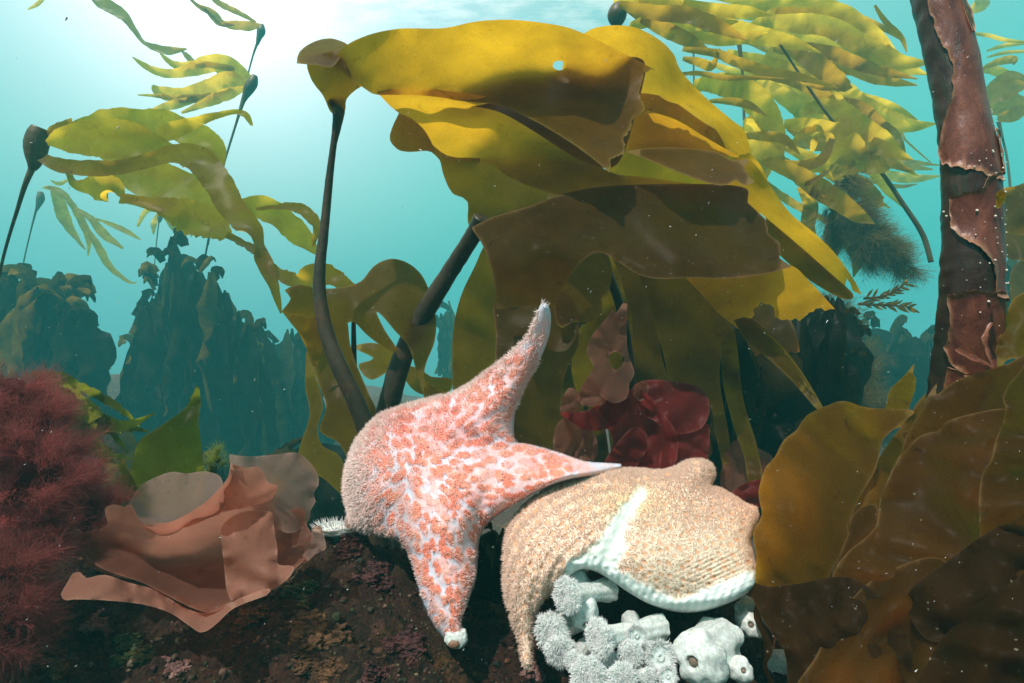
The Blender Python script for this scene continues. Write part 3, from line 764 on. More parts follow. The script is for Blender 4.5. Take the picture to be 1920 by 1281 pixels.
def pink_star():
    root = thing('sea_star', 'pink and white leather sea star with orange patches, one arm raised high', 'sea star', P(850, 1100, .64))
    out = [(650, 985, 1), (655, 960), (646, 920), (652, 870), (668, 830), (700, 790), (740, 768), (800, 750), (850, 738), (890, 715), (930, 685), (965, 655), (990, 630), (1004, 600), (1012, 574), (1020, 568), (1029, 576), (1033, 600), (1028, 635), (1012, 675), (992, 705), (975, 740), (966, 775), (964, 812), (970, 828),
           (1000, 834), (1050, 848), (1100, 864), (1163, 869, 1), (1165, 876), (1120, 890), (1070, 898), (1020, 915), (975, 940), (935, 965), (905, 995), (897, 1030), (895, 1070), (885, 1110), (870, 1150), (866, 1170), (874, 1190), (872, 1205), (858, 1213), (842, 1208), (820, 1185), (800, 1150), (785, 1110), (772, 1060), (760, 1030), (745, 1015), (700, 1002)]
    base = [(650, 985, .72), (640, 900, .72), (700, 790, .75), (850, 740, .76), (1020, 570, .66), (1030, 640, .70), (965, 810, .74), (1050, 850, .70), (1163, 870, .68), (1070, 900, .62), (935, 965, .62), (895, 1040, .61), (866, 1170, .545), (845, 1210, .54), (785, 1110, .58), (750, 1015, .64), (700, 1000, .69)]
    spines = [(790, 870, 1022, 570), (790, 870, 1160, 872), (800, 860, 855, 1205), (790, 860, 655, 975), (860, 800, 990, 680)]
    rr = np.random.default_rng(5)

    def pig(v, h):
        D = flow_dir(v, spines)
        m = patches(v, D, 12.5, 2.2, 3, .60)
        # bare stripe along the raised arm's right edge and along the margins
        e = np.clip((h - 16) / 10, 0, 1)
        armr = ((v[:, 0] - 1000) + (v[:, 1] - 700) * .55)
        bare = np.clip((armr + 2) / 12, 0, 1) * (v[:, 1] < 800) * (v[:, 0] > 940)
        m = m * e * (1 - bare)
        big = nz2(v, .012, 9); sm = nz2(v, .05, 2)
        blotch = np.clip((nz2(v, .028, 14) - .12) * 5, 0, 1)
        m = m * (1 - blotch * .5)
        skin = L3((.62, .64, .74), (.78, .52, .52), np.clip(.45 + sm * 1.1 + big, 0, 1))
        centre = np.exp(-((v[:, 0] - 800) ** 2 / 80 ** 2 + (v[:, 1] - 812) ** 2 / 45 ** 2)) + .6 * np.exp(-((v[:, 0] - 890) ** 2 / 90 ** 2 + (v[:, 1] - 780) ** 2 / 60 ** 2)) + .5 * np.exp(-((v[:, 0] - 930) ** 2 / 60 ** 2 + (v[:, 1] - 940) ** 2 / 40 ** 2))
        skin = skin * (1 - .55 * centre[:, None]) + np.array([.85, .30, .28]) * .55 * centre[:, None]
        pt = L3((.80, .20, .12), (.76, .27, .17), np.clip(.5 + sm * 1.5, 0, 1))
        pt = pt * (1 - .5 * centre[:, None]) + np.array([.85, .20, .15]) * .5 * centre[:, None]
        fine = nz2(v, .35, 5, 2)
        pt = pt * (1 + .35 * fine[:, None])
        c_ = skin * (1 - m[:, None]) + pt * m[:, None]
        pig.m = m; pig.centre = centre
        return np.clip(c_, 0, 1), m * 1.6 + fine * .6 + sm * 1.8

    o, v, h, V3, N, f = star_body('body', SKIN, out, base, 1.05, 3.0, root, 11, back=.10, pigment=pig, bumps=[
        (790, 850, 90, 70, 0, 14), (900, 770, 130, 22, -32, 10), (1000, 880, 120, 22, 6, 8), (905, 830, 60, 14, 20, -16), (840, 1040, 34, 120, -14, 14), (700, 940, 60, 30, -60, 8), (740, 960, 14, 90, -8, -14), (985, 690, 90, 16, -58, 8), (900, 960, 16, 60, 20, -12), (1060, 870, 90, 12, 4, 5)])
    m = pig.m
    rim = np.exp(-((v[:, 0] + v[:, 1] * .55 - 1130) / 110.) ** 2) * (v[:, 0] < 960)
    topedge = np.clip(1 - h / 40, 0, 1) * ((v[:, 1] < 800) & (v[:, 0] < 1010) & ((v[:, 0] - 1000) + (v[:, 1] - 700) * .6 < 5))
    leftside = np.clip((760 - v[:, 0]) / 80, 0, 1)
    wt = m ** 1.5 * .55 + rim * .22 + topedge * 1.3 + leftside * .55
    wt *= np.clip((1130 - v[:, 0]) / 60, 0, 1)

    def ln(q):
        l = .0024 + .0016 * np.clip(nz2(q, .03, 4) + .3, 0, 1)
        up = np.clip((860 - q[:, 1]) / 60, 0, 1) * (q[:, 0] < 950)
        return l * (1 + 1.1 * up + .35 * np.clip((720 - q[:, 0]) / 60, 0, 1))

    def cf(q):
        t = np.clip(.22 + nz2(q, .04, 8) + .6 * np.clip((740 - q[:, 0]) / 80, 0, 1) + .35 * np.clip((790 - q[:, 1]) / 60, 0, 1), 0, 1)
        return L3((.88, .24, .16), (1.0, .86, .80), t)  # whiter to the left and top, lightened in colour as if backlit
    fuzz('papulae', PAPU, root, v, h, V3, N, f, wt, 23000, ln, .00050, cf, 21, .38)
    fr = topedge * np.clip(1 - h / 26, 0, 1) + np.clip((700 - v[:, 0]) / 40, 0, 1) * .7 + 1e-6
    fuzz('papulae', PAPU, root, v, h, V3, N, f, fr, 6500, lambda q: .0062 + 0 * q[:, 0], .00065, lambda q: np.tile([[1.0, .90, .86]], (len(q), 1)), 22, .5, .3)  # pale fringe papulae, whitened further to stand in for backlight
    # madreporite: the small round sieve plate on the disc
    c_ = P(849, 803, .74) + np.array([0, -.088, .01])
    # arm tip sucker and tube feet
    tips = []
    for (x, y, d_) in ((1020, 570, .652), (1012, 640, .66)):
        k = 14 if y < 600 else 5
        p_ = P(x, y, d_) + rr.normal(size=(k, 3)) * .003
        tips.append(p_)
    b_ = np.vstack(tips); dr = rr.normal(size=(len(b_), 3)) * .6 + np.array([.5, -.1, 1.0])
    spikes('tube_feet', PAPU, b_, dr, .007, .0006, root, .3, 5, 'stuff', np.tile([[.8, .7, .75]], (len(b_), 1)))
    bl, bf = blob(P(856, 1196, .53), .0115, (1.05, .8, .9), 8, 3, .15)
    link('arm_tip', bl, bf, MWHITE, root)
    bl, bf = blob(P(853, 1203, .53) + np.array([0, -.0095, .001]), .0052, (1.1, .5, .8), 9, 2, .1)
    link('tip_sucker', bl, bf, MSUCK, root)
    # white spiny patch peeking out at the star's left foot
    t2 = thing('anemone', 'small white spiky anemone on the rock left of the pink sea star', 'anemone', P(625, 990, .74), 'white plumose anemones on the reef')
    bl, bf = blob(P(628, 992, .74), .020, (1.5, .8, .5), 3)
    link('column', bl, bf, MWHITE, t2)
    n_ = 130
    q = rr.normal(size=(n_, 3)); q[:, 2] = abs(q[:, 2]); q /= np.linalg.norm(q, axis=1)[:, None]
    spikes('tentacles', MTENT, P(628, 990, .73) + q * np.array([.028, .010, .006]), q + np.array([0, -.2, .5]), .010, .0006, t2, .2, 6, 'stuff', np.tile([[.85, .9, .88]], (n_, 1)))


def blob(c, r, sc, seed, n=3, rough=.18, sq=1.0):
    """lumpy ellipsoid from a subdivided cube; returns verts and quads"""
    k = 2 ** n * 2; pts = {}; V = []; fs = []
    def vid(p):
        key = tuple(np.round(p, 5))
        if key not in pts: pts[key] = len(V); V.append(p)
        return pts[key]
    for ax in range(3):
        for s in (-1, 1):
            for i in range(k):
                for j in range(k):
                    q = []
                    for (a, b) in ((i, j), (i + 1, j), (i + 1, j + 1), (i, j + 1)):
                        p = np.zeros(3); p[ax] = s; p[(ax + 1) % 3] = a / k * 2 - 1; p[(ax + 2) % 3] = b / k * 2 - 1
                        q.append(vid(p))
                    fs.append(q if s > 0 else q[::-1])
    V = np.array(V); V /= np.linalg.norm(V, axis=1)[:, None]
    ns = np.array([noise.fractal(Vector(p * 1.6) + Vector((seed * 5.1, 0, 0)), 1, 2, 3) for p in V])
    return np.asarray(c) + V * (1 + rough * ns[:, None]) * r * np.asarray(sc), np.array(fs)


MWHITE = solid_mat('anemone_white', [(.66, .73, .69), (.82, .87, .83)], 40, .5, .2, .002, sss=.4, spec=.3, transl=.2)
MTENT = solid_mat('anemone_tentacles', [(1, 1, 1), (1, 1, 1)], 60, .5, 0, .001, spec=.2, pigment=True, tipc=(1.0, 1.0, 1.0), transl=.2)
MCREAM = solid_mat('anemone_cream', [(.55, .50, .36), (.70, .66, .52)], 60, .5, .25, .002, sss=.2, spec=.3, transl=.15)
MSUCK = solid_mat('tip_sucker', [(.12, .06, .035), (.26, .15, .09)], 90, .5, .3, .001)
MMOUTH = solid_mat('anemone_mouth', [(.10, .08, .06), (.24, .17, .12)], 60, .6, .3, .001)

pink_star()


def cream_star():
    root = thing('sea_star', 'cream and peach fuzzy sea star arched over white anemones', 'sea star', P(1180, 1160, .56))
    out = [(985, 1254, 1), (976, 1240), (972, 1200), (958, 1160), (946, 1110), (944, 1060), (948, 1010), (960, 975), (985, 945), (1020, 918), (1060, 900), (1110, 885), (1150, 880), (1190, 879), (1240, 882), (1265, 876), (1290, 864), (1318, 862), (1335, 872), (1340, 890), (1334, 910), (1350, 915), (1380, 932), (1400, 945), (1419, 952), (1420, 975), (1412, 998), (1408, 1015), (1412, 1040), (1419, 1070), (1420, 1095), (1405, 1110), (1370, 1130), (1320, 1146), (1270, 1148), (1220, 1134), (1180, 1112), (1140, 1085), (1110, 1070), (1085, 1070), (1060, 1088), (1040, 1105), (1010, 1140), (1000, 1170), (998, 1200), (998, 1240), (994, 1252)]
    base = [(985, 1250, .50), (950, 1160, .53), (944, 1040, .58), (985, 945, .64), (1110, 885, .68), (1240, 882, .69), (1318, 862, .69), (1419, 952, .64), (1420, 1090, .545), (1320, 1146, .53), (1180, 1112, .53), (1085, 1070, .54), (1010, 1140, .53), (1340, 905, .68)]
    spines = [(1180, 910, 1000, 1020), (1000, 1020, 980, 1240), (1200, 920, 1300, 1060), (1300, 1060, 1400, 1100), (1200, 905, 1330, 880), (1230, 920, 1415, 975)]

    def groove(v):      # bare pale band running down the middle
        pts_, _ = catmull([(1200, 925), (1178, 955), (1155, 990), (1145, 1020), (1128, 1052), (1100, 1068)], 6)
        return np.min([np.hypot(v[:, 0] - a, v[:, 1] - b) for a, b in pts_], axis=0)

    def pig(v, h):
        D = flow_dir(v, spines)
        m = patches(v, D, 10.5, 1.7, 8, .34)
        sm = nz2(v, .05, 3); fine = nz2(v, .35, 6, 2)
        gd = groove(v)
        gw = 4 + 20 * np.clip((v[:, 1] - 930) / 120, 0, 1); g1 = np.clip(1 - (gd + nz2(v, .07, 21) * 11 - gw) / 14, 0, 1)
        under = np.clip((v[:, 1] + nz2(v, .04, 31) * 8 - (1043 + np.clip(v[:, 0] - 1120, 0, 400) * .52 - np.clip(v[:, 0] - 1270, 0, 400) * .92)) / 12, 0, 1) * (v[:, 0] > 1060)
        skin = L3((.74, .56, .43), (.80, .64, .51), np.clip(.5 + sm, 0, 1))
        yel = np.exp(-((v[:, 0] - 1185) ** 2 / 70 ** 2 + (v[:, 1] - 940) ** 2 / 36 ** 2))
        skin = skin * (1 - .6 * yel[:, None]) + np.array([.74, .66, .26]) * .6 * yel[:, None]
        pale = np.clip((v[:, 0] - 1150) / 70, 0, 1) * np.clip((v[:, 1] - 950) / 60, 0, 1)
        skin = skin * (1 - .6 * pale[:, None]) + np.array([.72, .66, .50]) * .6 * pale[:, None]
        pt = L3((.66, .34, .18), (.72, .44, .28), np.clip(.5 + sm * 1.4, 0, 1))
        c_ = skin * (1 - m[:, None]) + pt * m[:, None]
        c_ = c_ * (1 - g1[:, None]) + np.array([.64, .72, .66]) * g1[:, None]
        st = .5 + .5 * np.sin(v[:, 0] * .42 + v[:, 1] * .18)
        uc = L3((.70, .82, .79), (.86, .92, .88), st)
        c_ = c_ * (1 - under[:, None]) + uc * under[:, None]
        mc = nz2(v, .02, 41); m = m * np.clip(.75 + mc * 1.5, 0, 1); pig.m = m * (1 - g1) * (1 - under); pig.bare = np.maximum(g1, under)
        sc_ = np.exp(-((v[:, 0] - 1345) ** 2 / 50 ** 2 + (v[:, 1] - 1065) ** 2 / 34 ** 2))
        lift = -m * 2.2 + fine * .5 + sm * 1.2 - g1 * 5 + sc_ * 3 * np.sin(v[:, 0] * .35 + v[:, 1] * .75 + sm) + under * (st - .5) * 1.3 + under * 3
        rowl = np.sin((np.hypot(v[:, 0] - 1180, (v[:, 1] - 1150) * 1.0)) * .30) * np.clip((1150 - v[:, 0]) / 60, 0, 1) * 2.0
        return np.clip(c_, 0, 1), lift + rowl

    o, v, h, V3, N, f = star_body('body', SKIN, out, base, 1.0, 3.0, root, 12, pigment=pig, bumps=[
        (1230, 1020, 110, 60, 25, 14), (1150, 940, 130, 34, -14, 12), (1000, 1060, 40, 110, 10, 8), (1160, 1000, 60, 10, -62, -10), (1330, 930, 80, 20, 25, 8), (1150, 1095, 120, 10, 30, 10), (1300, 1130, 110, 12, -4, 9), (1385, 1112, 34, 26, -20, 14), (1310, 885, 24, 20, 0, 8)])
    rows = .5 + .5 * np.sin(np.hypot(v[:, 0] - 1180, v[:, 1] - 1150) * .30)
    wt = (1 - pig.bare) ** 2 * (1 - pig.m) ** 2 * (.45 + .8 * rows * (v[:, 0] < 1160) + .55 * (v[:, 0] >= 1160)) * (1 - .55 * np.exp(-((v[:, 0] - 1205) ** 2 / 55 ** 2 + (v[:, 1] - 935) ** 2 / 26 ** 2)))
    wt *= 1 - .7 * np.exp(-((v[:, 0] - 1350) ** 2 / 40 ** 2 + (v[:, 1] - 1068) ** 2 / 30 ** 2))

    def ln(q):
        return .0026 * (1 + .6 * np.clip((1010 - q[:, 0]) / 60, 0, 1) + .35 * np.clip((930 - q[:, 1]) / 40, 0, 1)) * (1 - .35 * np.clip((q[:, 0] - 1150) / 60, 0, 1) * np.clip((q[:, 1] - 960) / 50, 0, 1))

    def cf(q):
        t = np.clip(.5 + nz2(q, .05, 8) * 1.2, 0, 1); pl = (np.clip((q[:, 0] - 1150) / 70, 0, 1) * np.clip((q[:, 1] - 950) / 60, 0, 1))[:, None]
        rm_ = np.clip(np.clip((1010 - q[:, 0]) / 60, 0, 1) + np.clip((925 - q[:, 1]) / 40, 0, 1), 0, 1)[:, None] * .8  # left and top rim hairs lightened in colour against their own shadows
        return (L3((.76, .51, .38), (.84, .64, .51), t) * (1 - rm_) + np.array([1.0, .82, .70]) * rm_) * (1 - .6 * pl) + np.array([.84, .74, .58]) * .6 * pl
    fuzz('papulae', PAPU2, root, v, h, V3, N, f, wt, 40000, ln, .00050, cf, 31, .30)


cream_star()


# ------------------------------------------------------------------ white plumose anemones
def lathe(c, axis, prof, seg=22, seed=0, rough=.08, lobes=0, lobe=0.0):
    """prof rows: distance along axis, radius"""
    a = np.asarray(axis, float); a /= np.linalg.norm(a)
    A = np.cross(a, [0.1, .2, 1.0]); A /= np.linalg.norm(A); B = np.cross(a, A)
    V = []
    for (t, r) in prof:
        for k in range(seg):
            th = k / seg * 2 * math.pi
            rr = r * (1 + lobe * math.sin(lobes * th + seed))
            p = c + a * t + (A * math.cos(th) + B * math.sin(th)) * rr
            V.append(p + (A * math.cos(th) + B * math.sin(th)) * r * rough * noise.fractal(Vector(p * 45) + Vector((seed, 0, 0)), 1, 2, 3))
    n = len(prof); idx = np.arange(n * seg).reshape(n, seg); nx = np.roll(idx, -1, 1)
    return np.array(V), np.stack([idx[:-1], nx[:-1], nx[1:], idx[1:]], -1).reshape(-1, 4), (a, A, B)


AG = 'white plumose anemones on the reef'


def anemone(label, x, y, d, r_px, face, length, kind='plume', seed=0, mat=None):
    """x,y,d centre of the oral disc; face = direction the crown looks (right, away, up); column goes the other way"""
    mat = mat or MWHITE
    r = r_px * d / F
    rs = np.random.default_rng(seed + 40)
    ax = np.array(face, float); ax /= np.linalg.norm(ax)
    c = P(x, y, d)
    base = c - ax * length
    t = thing('anemone', label, 'anemone', base, AG)
    if kind == 'closed':
        prof = [(-length - .01, r * 1.05), (-length * .6, r * .95), (-length * .3, r * 1.0), (-r * .45, r * .98), (-r * .1, r * .84), (r * .12, r * .58), (r * .2, r * .36), (r * .14, r * .26), (-r * .1, r * .20), (-r * .45, r * .12), (-r * .5, .0001)]
        V, f, _ = lathe(c, ax, catmull(prof, 3)[0], 40, seed, .30, 7, .05)
        link('column', V, f, mat, t)
        V, f = blob(c - ax * r * .05, r * .2, (1, 1, 1), seed, 2, .1)
        link('mouth', V, f, MMOUTH, t)
        return
    rc = r * (.55 if kind == 'plume' else .8)
    if kind == 'plume':
        prof = [(-length - .012, rc * 1.35), (-length * .8, rc * 1.1), (-length * .4, rc), (-r * .55, rc * 1.1), (-r * .32, r * .8), (-r * .05, r * .9), (r * .16, r * .72), (r * .20, r * .48), (r * .06, r * .26), (-r * .06, r * .16), (-r * .1, .0001)]
    else:
        prof = [(-length - .012, rc * 1.25), (-length * .8, rc * 1.05), (-length * .4, rc), (-r * .3, rc * 1.05), (-r * .05, r * .92), (r * .05, r * .85), (0, r * .6), (-r * .04, r * .3), (r * .06, r * .2), (r * .03, r * .09), (-r * .08, .0001)]
    V, f, (a, A, B) = lathe(c, ax, catmull(prof, 3)[0], 36, seed, .16, 8, .05 if kind == 'plume' else .02)
    link('column', V, f, mat, t)
    tor = []
    for k in range(15):
        th = k / 14 * 2 * math.pi
        tor.append(c + a * r * .05 + (A * math.cos(th) + B * math.sin(th)) * r * .2)
    tube3('mouth', mat, np.array(tor), np.full(15, r * .07), t, 7, .1)
    n = (2600 if r_px > 24 else 1500) if kind == 'plume' else 700
    th = rs.uniform(0, 2 * math.pi, n)
    rad = (A[None] * np.cos(th)[:, None] + B[None] * np.sin(th)[:, None])
    lob = 1 + .07 * np.sin(8 * th + seed)
    if kind == 'plume':
        ph = rs.uniform(-.45 * math.pi, 1.25 * math.pi, n)      # round the puffy ring
        q = (.54 + .36 * np.cos(ph)) * lob; hh = .02 + .20 * np.sin(ph)
        nd = rad * np.cos(ph)[:, None] + a * np.sin(ph)[:, None]
        ln = .23 * r * rs.uniform(.4, 1.25, n)
    else:
        q = rs.uniform(.62, .95, n) * lob; hh = np.full(n, .03)
        nd = rad * .9 + a * .8; ln = .34 * r * rs.uniform(.5, 1.25, n)
    p = c + rad * (q * r)[:, None] + a * (hh * r)[:, None]
    spikes('tentacles', MTENT, p, nd + rs.normal(size=(n, 3)) * .38, ln, .00042 if r_px > 24 else .00034, t, .35, seed, 'stuff', np.tile([[.80, .88, .84]] if mat is MWHITE else [[.5, .46, .34]], (n, 1)))


L = [
    ('fuzzy white anemone turned left just beneath the cream sea star, highest of the cluster', 1064, 1116, .50, 32, (-.75, -.7, .15), .055, 'plume'),
    ('dim white anemone with soft drooping plumes at the left edge of the anemone cluster', 1034, 1186, .50, 34, (-.5, -.8, .1), .045, 'plume'),
    ('white anemone with folded crown lowest at the left edge, beside the sea star arm', 1052, 1222, .485, 30, (-.1, -.9, -.2), .04, 'plume'),
    ('pale smooth anemone bud hanging between two fuzzy crowns under the cream sea star', 1098, 1168, .50, 26, (.1, -.8, -.5), .04, 'closed'),
    ('large bushy white anemone with thick white column leaning right, middle of the cluster', 1124, 1196, .47, 33, (-.85, -.55, .1), .07, 'plume'),
    ('small white anemone with open ringed mouth facing the viewer', 1194, 1192, .475, 19, (-.1, -.95, .1), .04, 'ring'),
    ('bushy white anemone squeezed below the small ringed one', 1182, 1226, .465, 24, (-.2, -.9, .0), .04, 'plume'),
    ('translucent beige anemone with spread thin tentacles left of the big closed one', 1238, 1232, .465, 28, (.1, -.9, .25), .04, 'ring'),
    ('biggest closed lumpy white anemone with a dark mouth hole', 1300, 1240, .455, 46, (-.6, -.75, .12), .065, 'closed'),
    ('small smooth white anemone just right of the biggest closed one', 1394, 1258, .46, 21, (.0, -.9, .3), .04, 'closed'),
    ('fluffy white anemone cut by the bottom edge at the left end of the bottom row', 1104, 1268, .445, 34, (-.3, -.85, .2), .04, 'plume'),
    ('fluffy white anemone in the middle of the bottom row', 1168, 1276, .44, 30, (.1, -.9, .25), .04, 'plume'),
    ('little fluffy anemone at the right end of the bottom row', 1216, 1272, .45, 18, (.2, -.9, .1), .035, 'plume'),
    ('little white anemone wedged between the two lowest at the left edge of the cluster', 1078, 1240, .475, 20, (-.3, -.9, .1), .035, 'plume'),
    ('half hidden fluffy anemone between the bushy middle one and the bottom row', 1140, 1240, .47, 22, (.0, -.9, .25), .035, 'plume'),
    ('small ringed anemone under the translucent beige one', 1252, 1268, .45, 17, (-.1, -.9, .3), .03, 'ring'),
    ('pale anemone peeking out from under the left margin of the cream sea star', 1098, 1120, .53, 24, (.2, -.8, -.3), .03, 'closed'),
    ('white anemone tucked under the right end of the cream sea star', 1408, 1172, .52, 22, (-.3, -.85, .3), .04, 'closed'),
    ('white anemone half hidden by the kelp edge right of the cream sea star', 1446, 1152, .53, 24, (.1, -.9, .3), .04, 'closed'),
    ('pale anemone seen between brown scraps below the large olive blade', 1512, 1250, .50, 20, (.2, -.9, .3), .04, 'closed'),
]
for i, a_ in enumerate(L):
    anemone(*a_, seed=i)
for i, a_ in enumerate([
    ('cream coloured anemone in the shade of the brown kelp, bottom right', 1700, 1240, .50, 30, (-.2, -.9, .4), .04, 'ring'),
    ('rounder cream coloured anemone at the bottom edge under the brown kelp', 1748, 1262, .48, 30, (.2, -.9, .3), .04, 'closed'),
]):
    anemone(*a_, seed=i + 30, mat=MCREAM)

# ------------------------------------------------------------------ thick peeling stipe at the right
def bark_mat(name, dark):
    m, t = base_mat(name)
    tc_ = t.new('ShaderNodeTexCoord'); v = tc_.outputs['Object']
    mp = t.new('ShaderNodeMapping', i_Vector=v); mp.inputs['Scale'].default_value = (1, 1, .35)
    n1 = t.new('ShaderNodeTexNoise', i_Vector=mp.outputs[0], i_Scale=40.0, i_Detail=7.0, i_Roughness=.7, i_Distortion=.8)
    n2 = t.new('ShaderNodeTexNoise', i_Vector=v, i_Scale=420.0, i_Detail=4.0, i_Roughness=.7)
    if dark: st = [(.30, (.012, .009, .008)), (.46, (.045, .016, .012)), (.56, (.030, .030, .016)), (.72, (.15, .03, .016))]
    else: st = [(.30, (.035, .010, .009)), (.45, (.115, .024, .014)), (.58, (.18, .048, .026)), (.72, (.26, .06, .022))]
    cc = t.ramp(n1.outputs[0], st)
    cc = t.mix(1.0, cc, t.ramp(n2.outputs[0], [(.3, (.65,) * 3), (.65, (1.25,) * 3)]), 'MULTIPLY')
    rm = t.new('ShaderNodeAttribute', attribute_name='rim')
    cc = t.mix(t.math('POWER', rm.outputs['Fac'], 1.5), cc, (.34, .16, .08))
    b1 = t.new('ShaderNodeBump', i_Strength=.5, i_Distance=.003, i_Height=n1.outputs[0])
    b2 = t.new('ShaderNodeBump', i_Strength=.4, i_Distance=.0006, i_Height=n2.outputs[0], i_Normal=b1.outputs[0])
    pr = t.new('ShaderNodeBsdfPrincipled', i_Base_Color=cc, i_Roughness=.36, i_Normal=b2.outputs[0])
    pr.inputs['Specular IOR Level'].default_value = .5
    t.new('ShaderNodeOutputMaterial', i_Surface=pr.outputs[0])
    return m


BARKD = bark_mat('stipe_inner', True); BARK = bark_mat('stipe_bark', False)
MBARN = solid_mat('barnacle_white', [(.7, .62, .5), (.85, .8, .7)], 80, .5, .2, .001)


def big_stipe():
    root = thing('kelp_stipe', 'thick reddish brown kelp stipe with peeling bark and white specks, standing tall on the right', 'kelp stipe', P(1798, 960, .56))
    pts = [(1735, -90, .66, 70), (1756, 0, .65, 73), (1780, 100, .64, 74), (1799, 200, .63, 75), (1815, 300, .62, 82), (1820, 400, .62, 86), (1821, 500, .62, 90), (1816, 600, .63, 95), (1808, 700, .65, 102), (1800, 800, .67, 112), (1794, 900, .69, 118), (1790, 980, .70, 140), (1788, 1100, .70, 170), (1788, 1220, .70, 230)]
    c_, _ = catmull(pts, 16)
    ctr = P(c_[:, 0], c_[:, 1], c_[:, 2]); r = c_[:, 3] * .5 * c_[:, 2] / F
    V, f = tube3('x', None, ctr, r, None, 40, .05, 2, mk=False)
    link('inner_stipe', V, f, BARKD, root)
    # bark shell: covers part of the girth, ragged lifted edges
    T = np.gradient(ctr, axis=0); T /= np.linalg.norm(T, axis=1)[:, None]
    S = np.cross(T, ctr - CAM); S /= np.linalg.norm(S, axis=1)[:, None]; S = np.where(S[:, :1] < 0, -S, S)
    B = np.cross(S, T); B = np.where(((ctr - CAM) * B).sum(1)[:, None] > 0, -B, B)       # B points to the viewer
    s = np.concatenate([[0], np.cumsum(np.linalg.norm(np.diff(ctr, axis=0), axis=1))])
    Ltot = s[-1]

    def onsurf(a, t, lift):
        i = np.clip(np.interp(t, s, np.arange(len(s))), 0, len(s) - 1)
        def at(A): return np.stack([np.interp(i, np.arange(len(s)), A[:, k]) for k in range(3)], 1)
        rr = np.interp(i, np.arange(len(s)), r)
        sd_ = at(S); bb = at(B)
        dr = np.cos(a)[:, None] * bb + np.sin(a)[:, None] * sd_
        ns = np.array([noise.fractal(Vector((math.sin(x) * 1.2, math.cos(x) * 1.2, y * 26)), 1, 2, 4) for x, y in zip(a, t)])
        return at(ctr) + dr * (rr * (1 + .05 * ns) + lift)[:, None]

    def flake(outline, seed, curl=.004, mat=BARK, ra=2.6):
        # outline in (angle*100, distance_m*1000) units
        rs = random.Random(seed)
        poly = make_outline([(a * 1.0, b * 1.0, 2) for a, b in outline], 6, ra, rs)
        v, ff = tri_fill(poly, 7.0, rs)
        e = edge_dist(poly, v)
        lift = .0016 + curl * .8 * np.exp(-e / 7.) * (.5 + .7 * np.array([noise.noise(Vector((x * .03, y * .03, seed))) for x, y in v]))
        p_ = onsurf(v[:, 0] / 50., v[:, 1] / 1000., lift)
        q_ = onsurf(v[:, 0] / 50., v[:, 1] / 1000., lift - .0014)
        n = len(v); m_ = len(poly)
        side = np.array([[i, (i + 1) % m_, n + (i + 1) % m_] for i in range(m_)] + [[i, n + (i + 1) % m_, n + i] for i in range(m_)])
        link('bark', np.vstack([p_, q_]), np.vstack([ff, ff[:, ::-1] + n, side]), mat, root, attrs={'rim': np.tile(np.clip(1 - e / 2.6, 0, 1), 2)})
    def sy(y):      # photo row -> distance along the stipe in mm
        return float(np.interp(y, c_[:, 1], s) * 1000)
    # main bark sheets; angle 0 = facing viewer, +78 = right silhouette, -78 = left
    flake([(2, sy(-70)), (125, sy(-70)), (125, sy(340)), (60, sy(352)), (38, sy(346)), (10, sy(330)), (-22, sy(316)), (-46, sy(306)), (-52, sy(280)), (-30, sy(230)), (-8, sy(200)), (2, sy(140)), (-12, sy(80)), (-16, sy(30))], 1)
    flake([(30, sy(345)), (60, sy(338)), (125, sy(330)), (125, sy(560)), (80, sy(566)), (40, sy(552)), (34, sy(500)), (14, sy(474)), (-18, sy(446)), (-30, sy(430)), (-34, sy(370)), (8, sy(366)), (22, sy(360))], 3, .005)
    flake([(-34, sy(548)), (-6, sy(540)), (34, sy(545)), (80, sy(556)), (125, sy(550)), (125, sy(700)), (66, sy(690)), (20, sy(700)), (-16, sy(668)), (-32, sy(640)), (-24, sy(600))], 5, .005)
    flake([(-22, sy(672)), (30, sy(684)), (125, sy(680)), (125, sy(940)), (-20, sy(940)), (-30, sy(800))], 6)
    flake([(62, sy(262)), (98, sy(275)), (96, sy(345)), (72, sy(340))], 8, .008)
    flake([(46, sy(20)), (60, sy(34)), (66, sy(80)), (54, sy(92)), (50, sy(60))], 9, .006, BARKD)
    ribbon('bark_strip', BARK, [(1792, 655, .585, 8, 20), (1822, 672, .58, 12, 40), (1850, 685, .578, 9, 60), (1866, 695, .577, 4, 20)], root, 3, 6, 3, .1, .3)
    ribbon('bark_strip', BARK, [(1866, 694, .577, 4, 0), (1862, 665, .578, 14, 30), (1854, 632, .58, 18, 60), (1860, 605, .585, 5, 40)], root, 4, 6, 3, .1, .3)
    # barnacles and tiny growths
    rs = np.random.default_rng(3); VV = []; FF = []; o_ = 0
    spots = [(1830, 317), (1824, 325), (1828, 405), (1850, 418), (1862, 432), (1849, 493), (1862, 510), (1838, 620), (1842, 560), (1846, 305), (1858, 330), (1786, 395), (1790, 405), (1866, 350), (1864, 372)]
    for k in range(60):
        if k < len(spots): x, y = spots[k]; rad = rs.uniform(.0008, .0016)
        else: x = 1855 + rs.normal() * 14; y = rs.uniform(220, 640); rad = rs.uniform(.0004, .0009)
        cx = np.interp(y, c_[:, 1], c_[:, 0]); wd = np.interp(y, c_[:, 1], c_[:, 3]) / 2
        a = math.asin(max(-.97, min(.97, (x - cx) / wd)))
        p_ = onsurf(np.array([a]), np.array([np.interp(y, c_[:, 1], s)]), .0036)[0]
        v, ff = blob(p_, rad * 1.1, (1, .8, 1), k, 1, .2)
        VV.append(v); FF.append(ff + o_); o_ += len(v)
    q = link('barnacles', np.vstack(VV), np.vstack(FF), MBARN, root); q['kind'] = 'stuff'


big_stipe()

